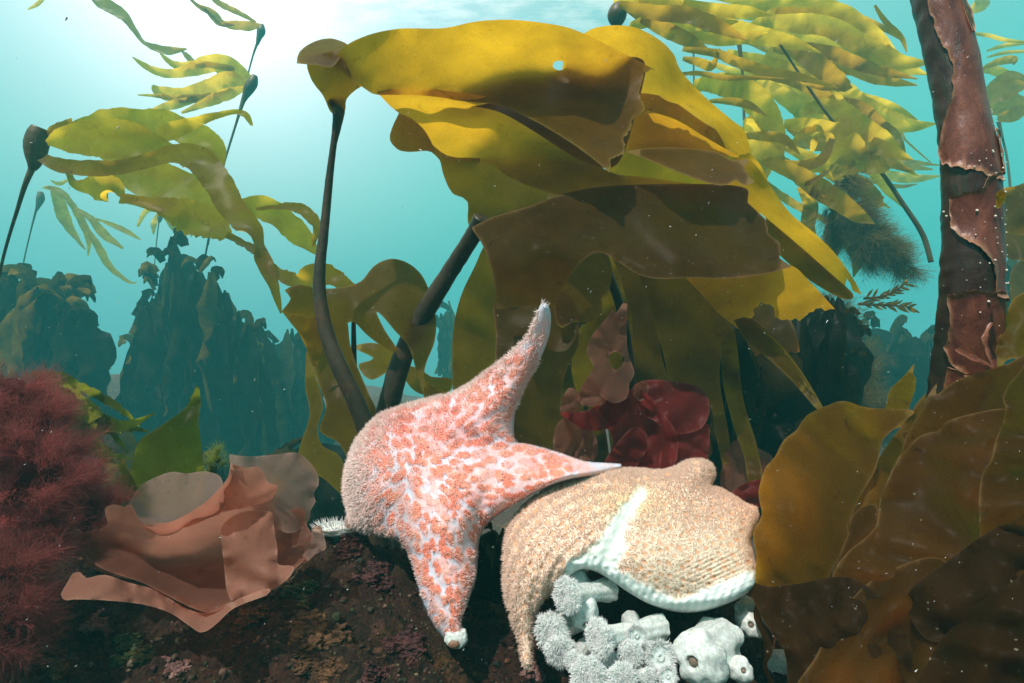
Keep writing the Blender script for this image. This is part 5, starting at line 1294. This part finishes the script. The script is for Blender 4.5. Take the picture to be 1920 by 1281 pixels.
bull('loose rust tinted kelp blades drifting in the brightest water at upper left', P(300, 90, 3.8), None, None, [
     ([(166, -14, 3.8, 4), (190, 5, 3.8, 22, 20), (225, 25, 3.8, 22, 10), (250, 55, 3.8, 12, 30), (270, 80, 3.8, 8, 20), (310, 95, 3.8, 16, 20), (350, 92, 3.8, 3)], dict(old=1)),
     ([(340, 95, 3.8, 2), (355, 110, 3.8, 12, 20), (368, 125, 3.8, 4)], dict(old=1)),
     ([(52, 18, 3.8, 2), (70, 8, 3.8, 6), (84, -6, 3.8, 5)])], FG, 6, name='drifting_kelp')

# upper right canopy
def rb(pts, w0, d, tw=15, old=0, **k):
    """blade from a plain line of points: full width w0 in the middle, narrow ends"""
    n = len(pts); out = []
    for i, (x, y) in enumerate(pts):
        t_ = i / (n - 1); out.append((x, y, d + .04 * math.sin(i * 2.1 + x), max(2.0, w0 * math.sin(math.pi * min(1, .08 + t_ * .9)) ** .6 if t_ < 1 else 2), tw * math.sin(i * 1.7 + y)))
    return (out, dict(old=old, **k))


bull('golden bull kelp canopy fanning right from the round bulb at the top, right of center', P(1300, 480, 1.9),
     [(1160, 4, 1.9, 8), (1160, 12, 1.9, 26), (1157, 28, 1.9, 36), (1155, 42, 1.9, 26), (1153, 50, 1.9, 8)], [(1153, 48, 1.9, 6), (1152, 80, 1.9, 5), (1158, 200, 1.95, 5), (1170, 480, 2.0, 6)], [
     rb([(1150, 4), (1200, 2), (1260, 10), (1330, 20), (1400, 22), (1450, 30)], 26, 1.9),
     rb([(1160, 8), (1220, 22), (1290, 30), (1350, 52), (1400, 75)], 28, 1.85, old=1),
     rb([(1175, 0), (1240, 6), (1300, 30), (1360, 50), (1420, 66), (1480, 78), (1540, 100)], 34, 1.95),
     rb([(1180, 50), (1230, 38), (1290, 40), (1340, 46), (1385, 40)], 30, 1.9),
     rb([(1170, 12), (1220, 40), (1260, 62), (1300, 80), (1340, 106)], 26, 1.88, old=1),
     rb([(1290, 62), (1340, 74), (1400, 70), (1440, 62)], 22, 1.9),
     rb([(1280, 92), (1340, 100), (1380, 115), (1440, 135), (1500, 145), (1570, 165)], 18, 1.86, old=1),
     rb([(1265, 140), (1310, 138), (1360, 146), (1410, 146), (1470, 148)], 10, 1.82, old=1),
     rb([(1280, 110), (1310, 116), (1335, 124), (1350, 90)], 16, 1.85, old=1),
     rb([(1300, 160), (1350, 158), (1395, 172), (1430, 205), (1455, 250), (1470, 290)], 46, 1.95),
     rb([(1330, 190), (1370, 190), (1405, 198), (1438, 218)], 14, 1.8, old=1),
     rb([(1390, 255), (1430, 255), (1470, 262), (1500, 290)], 18, 1.8, old=1),
     rb([(1380, 250), (1420, 275), (1455, 300), (1480, 330)], 34, 1.9),
     rb([(1400, 220), (1420, 260), (1430, 310), (1425, 360)], 40, 2.0),
     rb([(1430, 300), (1480, 320), (1530, 350), (1570, 375), (1610, 405), (1640, 420)], 34, 1.75, old=1),
     rb([(1480, 310), (1520, 310), (1560, 290), (1600, 250)], 30, 1.85),
     ], None, 7)
bull('second canopy bull kelp hanging from the bulb half hidden among blades, upper right', P(1390, 480, 2.2),
     [(1384, 44, 2.2, 10), (1383, 50, 2.2, 28), (1380, 60, 2.2, 30), (1382, 72, 2.2, 14), (1386, 84, 2.2, 8)], [(1386, 82, 2.2, 8), (1392, 140, 2.2, 5), (1396, 240, 2.2, 5), (1402, 330, 2.2, 5), (1410, 560, 2.2, 6)], [
     rb([(1340, -8), (1400, 2), (1460, 12), (1520, 10), (1580, 22), (1640, 60), (1680, 95)], 26, 2.2),
     rb([(1400, 60), (1450, 34), (1500, 38), (1560, 46), (1620, 80), (1680, 115), (1750, 118)], 44, 2.2),
     rb([(1420, 50), (1480, 70), (1560, 76), (1620, 92), (1680, 122), (1740, 140)], 40, 2.3),
     rb([(1430, 70), (1500, 88), (1560, 100), (1610, 120), (1660, 135), (1720, 148)], 22, 2.15, old=1),
     rb([(1360, 100), (1420, 118), (1470, 135), (1520, 160), (1560, 185), (1600, 205)], 34, 2.2),
     rb([(1450, 90), (1500, 100), (1540, 128), (1580, 160), (1598, 165)], 32, 2.1, old=1),
     rb([(1470, 88), (1540, 110), (1600, 130), (1660, 150), (1720, 160)], 24, 2.2, old=1),
     rb([(1440, 95), (1490, 120), (1540, 150), (1590, 185), (1640, 215), (1700, 235), (1756, 232)], 40, 2.3),
     rb([(1420, 150), (1470, 180), (1520, 215), (1570, 235), (1630, 255), (1690, 275)], 34, 2.35),
     rb([(1380, 120), (1430, 135), (1490, 150), (1540, 175), (1570, 210), (1590, 250)], 24, 2.05, old=1),
     rb([(1500, 155), (1540, 165), (1560, 165), (1572, 160)], 8, 2.0, old=1),
     rb([(1580, 170), (1630, 185), (1680, 205), (1720, 225)], 16, 2.4),
     rb([(1550, 185), (1610, 200), (1650, 235), (1680, 260), (1700, 300)], 22, 2.3, old=1),
     rb([(1515, 208), (1560, 205), (1600, 235), (1650, 262), (1700, 296)], 22, 2.2),
     rb([(1640, 10), (1660, 40), (1690, 70), (1700, 98)], 9, 2.1, old=1),
     rb([(1560, 30), (1600, 30), (1650, 50), (1690, 75)], 10, 2.2, old=1),
     ], None, 8)
bull('third canopy bull kelp with twisting blades around a thin bent stipe, right of center', P(1700, 640, 1.9), None,
     [(1444, 56, 2.0, 4), (1480, 110, 2.0, 4), (1520, 170, 2.0, 5), (1560, 225, 2.0, 5), (1600, 262, 2.0, 6), (1650, 320, 2.0, 7), (1695, 385, 2.0, 8), (1730, 440, 2.0, 9), (1746, 492, 2.0, 9)], [
     rb([(1500, 215), (1540, 200), (1580, 212), (1620, 240), (1660, 262), (1690, 280)], 34, 2.0),
     rb([(1520, 230), (1570, 245), (1620, 268), (1670, 285), (1712, 300)], 30, 2.0),
     rb([(1470, 232), (1510, 235), (1550, 245), (1590, 262), (1620, 290), (1662, 285)], 34, 1.95),
     rb([(1540, 300), (1570, 280), (1600, 300), (1650, 310), (1690, 285)], 40, 2.0),
     rb([(1480, 285), (1500, 255), (1530, 240), (1545, 250)], 16, 1.9),
     rb([(1522, 285), (1530, 262), (1548, 255), (1560, 268), (1548, 285)], 16, 1.9),
     rb([(1560, 265), (1576, 300), (1590, 335), (1600, 345)], 40, 2.05),
     rb([(1590, 320), (1615, 350), (1640, 375), (1655, 388)], 30, 2.05, old=1),
     rb([(1490, 340), (1510, 345), (1540, 330), (1560, 315)], 9, 1.8, old=1),
     rb([(1450, 300), (1500, 340), (1540, 372), (1580, 400)], 16, 1.8, old=1),
     rb([(1560, 260), (1540, 300), (1500, 310), (1470, 300)], 20, 1.8, old=1),
     rb([(1500, 350), (1520, 385), (1515, 430), (1540, 470)], 26, 1.95, old=1),
     rb([(1560, 400), (1570, 440), (1550, 490), (1560, 530)], 30, 1.95, old=1),
     rb([(1600, 400), (1590, 440), (1610, 480), (1600, 520)], 30, 1.98, old=1),
     ], None, 9)
def streamers(n, seed, x0, x1, y0, y1, d):
    rs = random.Random(seed); out = []
    for k in range(n):
        x = rs.uniform(x0, x1); y = rs.uniform(y0, y1); L_ = rs.uniform(230, 420); a = math.radians(rs.uniform(4, 30) + (y - y0) / (y1 - y0) * 14)
        m = rs.uniform(.12, .4); q = []
        for i in range(6):
            t_ = i / 5; aa = a + m * math.sin(t_ * 5 + seed + k)
            q.append((x, y)); x += L_ / 5 * math.cos(aa); y += L_ / 5 * math.sin(aa)
        lim = [p for p in q if p[0] < 1735]
        if len(lim) > 3: out.append(rb(lim, rs.uniform(10, 28), d + rs.uniform(-.1, .2), 25, 1 if rs.random() < .3 else 0, ruffle=.14))
    return out


bull('pale yellow green bull kelp streamers in the back of the canopy, upper right', P(1450, 100, 2.5), None, [(1300, 60, 2.6, 4), (1302, 200, 2.6, 3), (1310, 420, 2.6, 4)], streamers(8, 5, 1230, 1560, -5, 210, 2.5), None, 14, name='drifting_kelp')
bull('thin golden bull kelp streamers sloping to the lower right under the canopy', P(1500, 300, 2.3), None, None, streamers(6, 8, 1330, 1560, 190, 300, 2.2), None, 15, name='drifting_kelp')
bull('wispy faded kelp blades between canopy and thick stipe', P(1660, 330, 3.4), None, None, [
     rb([(1610, 300), (1650, 300), (1700, 312), (1750, 318)], 16, 3.4, old=1), rb([(1620, 320), (1660, 328), (1710, 335), (1765, 330)], 18, 3.5),
     rb([(1625, 335), (1650, 345), (1690, 350), (1720, 345)], 8, 3.4, old=1), rb([(1650, 306), (1690, 302), (1720, 306), (1762, 310)], 10, 3.5, old=1),
     rb([(1660, 235), (1690, 250), (1700, 265), (1745, 305)], 4, 3.2, old=1)], FG, 10, name='drifting_kelp')
bull('faded kelp blades streaming from behind the thick stipe toward the top right corner', P(1880, 150, 3.0), None, None, [
     rb([(1810, 62), (1850, 66), (1890, 76), (1940, 80)], 7, 3.0), rb([(1820, 130), (1860, 132), (1900, 145), (1950, 150)], 16, 3.0),
     rb([(1840, 130), (1870, 116), (1900, 112), (1900, 122)], 14, 2.8, old=1), rb([(1850, 96), (1890, 84), (1950, 80)], 8, 3.3),
     rb([(1850, 108), (1890, 98), (1950, 96)], 7, 3.3), rb([(1822, 22), (1838, 8), (1850, -10)], 26, 3.6)], FG, 11, name='drifting_kelp')
bull('faded leafy kelp head seen right of the thick stipe, upper right edge', P(1890, 420, 2.8), None, [(1872, 228, 2.8, 7), (1880, 260, 2.8, 4), (1890, 310, 2.8, 4), (1900, 420, 2.8, 5)], [
     rb([(1842, 190), (1880, 170), (1930, 160)], 40, 2.8, old=1), rb([(1848, 205), (1890, 195), (1940, 200)], 44, 2.85, old=1), rb([(1850, 170), (1890, 150), (1930, 150)], 30, 2.9, old=1), rb([(1870, 220), (1900, 215), (1950, 190)], 26, 2.8, old=1)], FG, 12)
blade_thing('dim olive kelp fronds behind the thick stipe at the right edge', 'kelp', P(1900, 560, 1.6), [
    ('blade', KO, [(1866, 360), (1900, 350), (1960, 340), (1960, 430), (1900, 440), (1872, 420)], 1.5, dict(ripple=.03)),
    ('blade', KO, [(1868, 420), (1900, 415), (1960, 410), (1960, 500), (1920, 490), (1890, 485), (1870, 460)], 1.6, dict(ripple=.03)),
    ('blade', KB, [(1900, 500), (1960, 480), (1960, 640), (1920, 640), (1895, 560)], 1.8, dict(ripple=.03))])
blade_thing('small orange brown seaweed tuft clinging to the right side of the thick stipe', 'seaweed', P(1880, 380, .56), [
    ('blade', KG, [(1868, 362), (1882, 356), (1886, 372), (1876, 388), (1868, 390)], .53, dict(res=6, ripple=.004))], name='brown_seaweed')

# ------------------------------------------------------------------ dark understory masses in the middle distance
DK = kelp_mat('kelp_shade', (.009, .008, .003), (.06, .045, .008), .02, .4, spec=.04, var=.6, rim=(.012, .01, .004))  # backlit silhouette darkness is put into this near-black colour
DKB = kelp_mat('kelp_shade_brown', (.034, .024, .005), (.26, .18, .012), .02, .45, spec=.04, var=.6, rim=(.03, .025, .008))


def clump(label, outline, d, n, seed, mats=(DK, DKB), name='kelp_clump', cat='kelp', depth=.35, group=None, w=(26, 54)):
    """many long drooping blades bunched over each other; they start in the upper outline and hang down"""
    rs = random.Random(seed)
    if d > 2: d += .4
    poly, _ = catmull([(a, b) for a, b in outline], 6, True)
    lo = poly.min(0); hi_ = poly.max(0)
    t = thing(name, label, cat, P((lo[0] + hi_[0]) / 2, hi_[1], d), group)
    bt = rs.uniform(0, 9)
    cx_ = sum(a for a, b in outline) / len(outline); cy_ = sum(b for a, b in outline) / len(outline)
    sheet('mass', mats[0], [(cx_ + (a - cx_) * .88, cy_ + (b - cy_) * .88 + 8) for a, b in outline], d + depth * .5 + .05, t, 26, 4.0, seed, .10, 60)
    top = [p for p in poly if p[1] < cy_ + 20]
    for q_ in range(int(n * .30)):
        x_, y_ = top[rs.randrange(len(top))]; s_ = rs.choice((-1, 1)); l_ = rs.uniform(14, 34); w_ = rs.uniform(9, 22); a_ = rs.uniform(-1.2, .9)
        z_ = d + rs.uniform(-.1, .2)
        ribbon('blade', mats[0 if rs.random() < .6 else 1], [(x_ - s_ * 6, y_ + 14, z_, w_ * .6, 20), (x_ + s_ * math.cos(a_) * l_ * .4, y_ + math.sin(a_) * l_ * .4, z_ - .02, w_, rs.uniform(-50, 50)), (x_ + s_ * math.cos(a_) * l_ * .8, y_ + math.sin(a_) * l_ * .8 + 6, z_, w_ * .6, 30), (x_ + s_ * math.cos(a_) * l_, y_ + math.sin(a_) * l_ + 18, z_, 2, 20)], t, seed * 70 + q_, 4, 3, .2, .2, .1)
    k = 0; tries = 0
    while k < n and tries < 4000:
        tries += 1
        x = rs.uniform(lo[0], hi_[0]); x += ((lo[0] + hi_[0]) / 2 - x) * .14
        ys = [y for y in np.linspace(lo[1], hi_[1], 60) if inside(poly, np.array([[x, y]]))[0]]
        if not ys: continue
        y0 = min(ys); h = max(ys) - y0
        if h < 40: continue
        ys0 = y0 + h * rs.random() ** 2.0 * .45
        wd = rs.uniform(*w) * 1.3 * (d if d < 1 else 1); L_ = rs.uniform(.6, 1.15) * h
        dd = d + rs.uniform(-.5, .4) * depth
        sl = rs.uniform(-.12, .12) + (x - (lo[0] + hi_[0]) / 2) / (hi_[0] - lo[0]) * .15
        arch = rs.uniform(6, 18)
        sg = 1 if rs.random() < .5 else -1
        if seed == 102:
            pts = [(x - sg * wd * .9, ys0 + 34, dd + .03, wd * .3, 20), (x - sg * wd * .6, ys0 + 6, dd + .02, wd * .5, 40), (x, ys0 + 4, dd, wd * .6, 50), (x + sg * wd * .25, ys0 + L_ * .3, dd - .02, wd, 20), (x + sg * wd * .2, ys0 + L_ * .65, dd, wd * .9, 30), (x + sl * L_, min(ys0 + L_, hi_[1] + 20), dd, wd * .3, 10)]
        else:
            wv = rs.uniform(-14, 14)
            pts = [(x, ys0 - 4, dd + .02, 3, 10), (x + wv * .4, ys0 + L_ * .12, dd, wd * .45, rs.uniform(-40, 40)), (x + wv, ys0 + L_ * .35, dd - .03, wd * .85, rs.uniform(-50, 50)), (x + wv + sl * L_ * .5, ys0 + L_ * .65, dd, wd * .8, rs.uniform(-50, 50)), (x + sl * L_, min(ys0 + L_, hi_[1] + 20), dd + .03, wd * .25, 10)]
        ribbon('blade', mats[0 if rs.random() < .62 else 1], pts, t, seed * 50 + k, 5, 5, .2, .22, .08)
        k += 1
    return t


UG = 'dark kelp mounds rising in the murky middle distance'
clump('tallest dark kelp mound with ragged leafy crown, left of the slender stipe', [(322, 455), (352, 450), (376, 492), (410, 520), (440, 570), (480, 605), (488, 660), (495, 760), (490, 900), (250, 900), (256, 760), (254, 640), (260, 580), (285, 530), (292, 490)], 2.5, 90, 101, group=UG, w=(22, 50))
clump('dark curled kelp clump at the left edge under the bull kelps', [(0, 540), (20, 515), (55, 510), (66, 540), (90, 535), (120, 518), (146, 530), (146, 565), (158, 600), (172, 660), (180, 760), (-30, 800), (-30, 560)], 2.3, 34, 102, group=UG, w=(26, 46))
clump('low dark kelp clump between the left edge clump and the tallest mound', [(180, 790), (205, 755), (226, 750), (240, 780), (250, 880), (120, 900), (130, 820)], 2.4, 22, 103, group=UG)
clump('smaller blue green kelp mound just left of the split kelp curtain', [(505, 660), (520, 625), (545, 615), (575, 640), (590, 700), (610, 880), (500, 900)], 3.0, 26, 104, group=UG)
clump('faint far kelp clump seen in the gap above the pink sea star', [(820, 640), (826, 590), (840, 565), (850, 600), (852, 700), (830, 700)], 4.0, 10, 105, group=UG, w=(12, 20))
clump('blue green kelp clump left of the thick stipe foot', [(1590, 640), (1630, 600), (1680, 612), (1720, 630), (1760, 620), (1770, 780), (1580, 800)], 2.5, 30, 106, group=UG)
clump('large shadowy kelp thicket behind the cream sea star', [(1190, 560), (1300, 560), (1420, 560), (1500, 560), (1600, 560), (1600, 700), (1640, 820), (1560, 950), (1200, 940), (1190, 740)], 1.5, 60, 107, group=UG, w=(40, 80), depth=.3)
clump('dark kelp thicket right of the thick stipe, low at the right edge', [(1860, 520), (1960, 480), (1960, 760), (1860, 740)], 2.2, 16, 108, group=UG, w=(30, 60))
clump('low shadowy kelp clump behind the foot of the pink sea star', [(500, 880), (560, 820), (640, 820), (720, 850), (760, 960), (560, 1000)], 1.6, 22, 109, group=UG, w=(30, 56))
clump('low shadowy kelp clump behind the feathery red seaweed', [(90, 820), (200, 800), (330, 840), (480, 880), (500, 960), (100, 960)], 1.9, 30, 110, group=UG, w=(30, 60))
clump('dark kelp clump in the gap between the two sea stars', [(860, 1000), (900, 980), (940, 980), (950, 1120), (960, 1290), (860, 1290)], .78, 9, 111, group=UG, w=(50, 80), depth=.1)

# leafy yellow green kelp behind the feathery seaweed
bull('yellow green ruffled kelp fronds reaching right from the feathery red seaweed', P(80, 800, .95), None, None, [
    rb([(60, 700), (110, 704), (150, 724), (190, 745), (230, 770), (262, 800)], 16, .95, 30, ruffle=.25),
    rb([(70, 705), (110, 740), (150, 770), (190, 790), (230, 800), (290, 775)], 30, .95, 30, ruffle=.3),
    rb([(90, 760), (130, 790), (170, 810), (220, 800), (280, 810)], 26, .98, 30, ruffle=.3),
    rb([(60, 720), (110, 720), (160, 755), (200, 800), (240, 850)], 20, 1.0, 30, ruffle=.3),
    rb([(120, 800), (160, 830), (200, 850), (250, 860)], 24, 1.0, 30, ruffle=.3),
    rb([(60, 700), (110, 720), (150, 800), (190, 850), (220, 870)], 26, 1.02, 30, ruffle=.3)], None, 13, mats=(GR, KO), name='kelp')

# ------------------------------------------------------------------ encrusting growth on the reef
CR1 = solid_mat('ochre_crust', [(.02, .009, .004), (.08, .035, .012), (.17, .085, .03)], 60, .7, .9, .004)
CR2 = solid_mat('maroon_crust', [(.012, .005, .005), (.05, .012, .012), (.12, .045, .035)], 60, .6, .9, .004)
CR3 = solid_mat('pink_crust', [(.05, .02, .02), (.16, .075, .065), (.30, .18, .15)], 60, .6, .8, .003)
CR4 = solid_mat('green_crust', [(.01, .02, .008), (.04, .06, .02), (.12, .12, .03)], 60, .7, .8, .003)


def on_reef(x, y):
    """march along the sight line of a photo position down to the reef surface"""
    for d in np.linspace(.3, 1.3, 400):
        p = P(x, y, d)
        if p[2] <= reef_h(p[0], p[1]): return p
    return None


def crust(label, x, y, r_px, mat, seed, flat=.35, name='crust'):
    """rough lumpy encrusting patch pressed onto the reef"""
    p = on_reef(x, y)
    if p is None: return
    rs = random.Random(seed); d = float((p - CAM) @ FW); r = r_px * d / F; V = []; f = []; o_ = 0
    for k in range(60):
        a = rs.uniform(0, 6.28); q = rs.random() ** .5 * r_px * (.7 + .3 * math.sin(a * 3 + seed))
        c_ = on_reef(x + math.cos(a) * q * 1.15, y + math.sin(a) * q * .9)
        if c_ is None or abs(float((c_ - p) @ FW)) > .12: continue
        v, ff = blob(c_, r * rs.uniform(.10, .24), (1.3, .8, .8), seed + k, 2, 1.1); V.append(v); f.append(ff + o_); o_ += len(v)
    if V: tag(link(name, np.vstack(V), np.vstack(f), mat), label, 'crust', 'lumpy growths on the reef')


crust('big ochre brown crust lump with pale rim right of center below the pink seaweed', 585, 1185, 58, CR1, 1)
crust('round brown crust lump under the right lip of the pink seaweed', 470, 1150, 30, CR1, 2)
crust('ochre crust at the bottom edge, lower left of the pink star tip', 600, 1262, 44, CR1, 3)
crust('maroon crust just below the body of the pink sea star', 650, 1020, 34, CR2, 4)
crust('dark red crust beneath the big pink sea star, left of its lower arm', 700, 1080, 36, CR2, 5)
crust('pale pinkish crust patch under the left end of the pink seaweed', 180, 1170, 30, CR3, 6)
crust('mossy green crust patch on the rock below the pink seaweed', 250, 1220, 40, CR4, 7)
crust('small pink crust patch near the bottom edge left of center', 330, 1250, 26, CR3, 8)
crust('ochre crust near the bottom left corner', 100, 1240, 40, CR1, 9)
crust('green and yellow crust strip right of the pink seaweed tip', 560, 1110, 30, CR4, 10)
crust('maroon crust by the lower arm tip of the pink star', 760, 1210, 40, CR2, 11)
crust('pink crust knob below the hanging arm tip of the cream star', 1000, 1262, 22, CR3, 12)
crust('brown crust scraps under the large olive blade', 1470, 1200, 34, CR1, 13)
crust('dark maroon crust at the bottom edge between pink star tip and ochre lump', 700, 1262, 30, CR2, 14)


def reef_turf():
    """countless small nodules, tube worms and algal scraps over the whole reef"""
    rs = np.random.default_rng(9); V = []; F_ = []; C_ = []; o_ = 0
    pal = np.array([(.17, .07, .025), (.09, .028, .022), (.26, .14, .10), (.05, .06, .02), (.24, .19, .10), (.07, .045, .02), (.38, .28, .20)])
    tpl = [blob((0, 0, 0), 1, (1, 1, 1), k, 1, .6) for k in range(8)]
    for k in range(15000):
        y = .33 + rs.random() ** 1.4 * .55; x = rs.uniform(-1.0, 1.0) * (y + .1)
        z = reef_h(x, y); r = math.exp(rs.normal() * .5) * .0012
        v, ff = tpl[k % 8]
        v = v * np.array([r * rs.uniform(.7, 1.6), r, r * rs.uniform(.4, 1.5)]) + np.array([x, y, z + r * .2])
        w_ = noise.noise(Vector((x * 14, y * 14, 5))) ; ci = int(np.clip((w_ + .6) * 5 + rs.normal() * 1.2, 0, 6))
        V.append(v); F_.append(ff + o_); o_ += len(v); C_.append(np.tile([pal[ci] * rs.uniform(.06, .5)], (len(v), 1)))
    m = solid_mat('turf', [(1, 1, 1), (1, 1, 1)], 80, .7, .5, .002, pigment=True)
    tag(link('reef_turf', np.vstack(V), np.vstack(F_), m, cols=np.vstack(C_)), 'tiny nodules and scraps of growth covering the dark reef', 'turf', kind='stuff')


reef_turf()


def snow():
    """specks of drifting matter in the water"""
    rs = np.random.default_rng(77); n = 3000
    d = .34 + rs.random(n) ** 1.3 * 1.1
    a = rs.uniform(-1.15, 1.15, n) * d; b = rs.uniform(-.75, .8, n) * d
    p = CAM + a[:, None] * RT + b[:, None] * UP + d[:, None] * FW
    dr = np.array([.7, 0, .7]) * np.sign(rs.normal(size=(n, 1))) + rs.normal(size=(n, 3)) * .5
    r = rs.uniform(.00009, .00026, n) * (1 + (rs.random(n) < .05) * 1.6)
    m = solid_mat('drifting_specks', [(.75, .76, .7), (.85, .85, .8)], 30, .8, 0, .001)
    o = spikes('drifting_specks', m, p, dr, r * rs.uniform(1.5, 7, n), r, None, .2, 3, None, None, 2)
    tag(o, 'pale specks of matter drifting in the water', 'specks', kind='stuff')


snow()
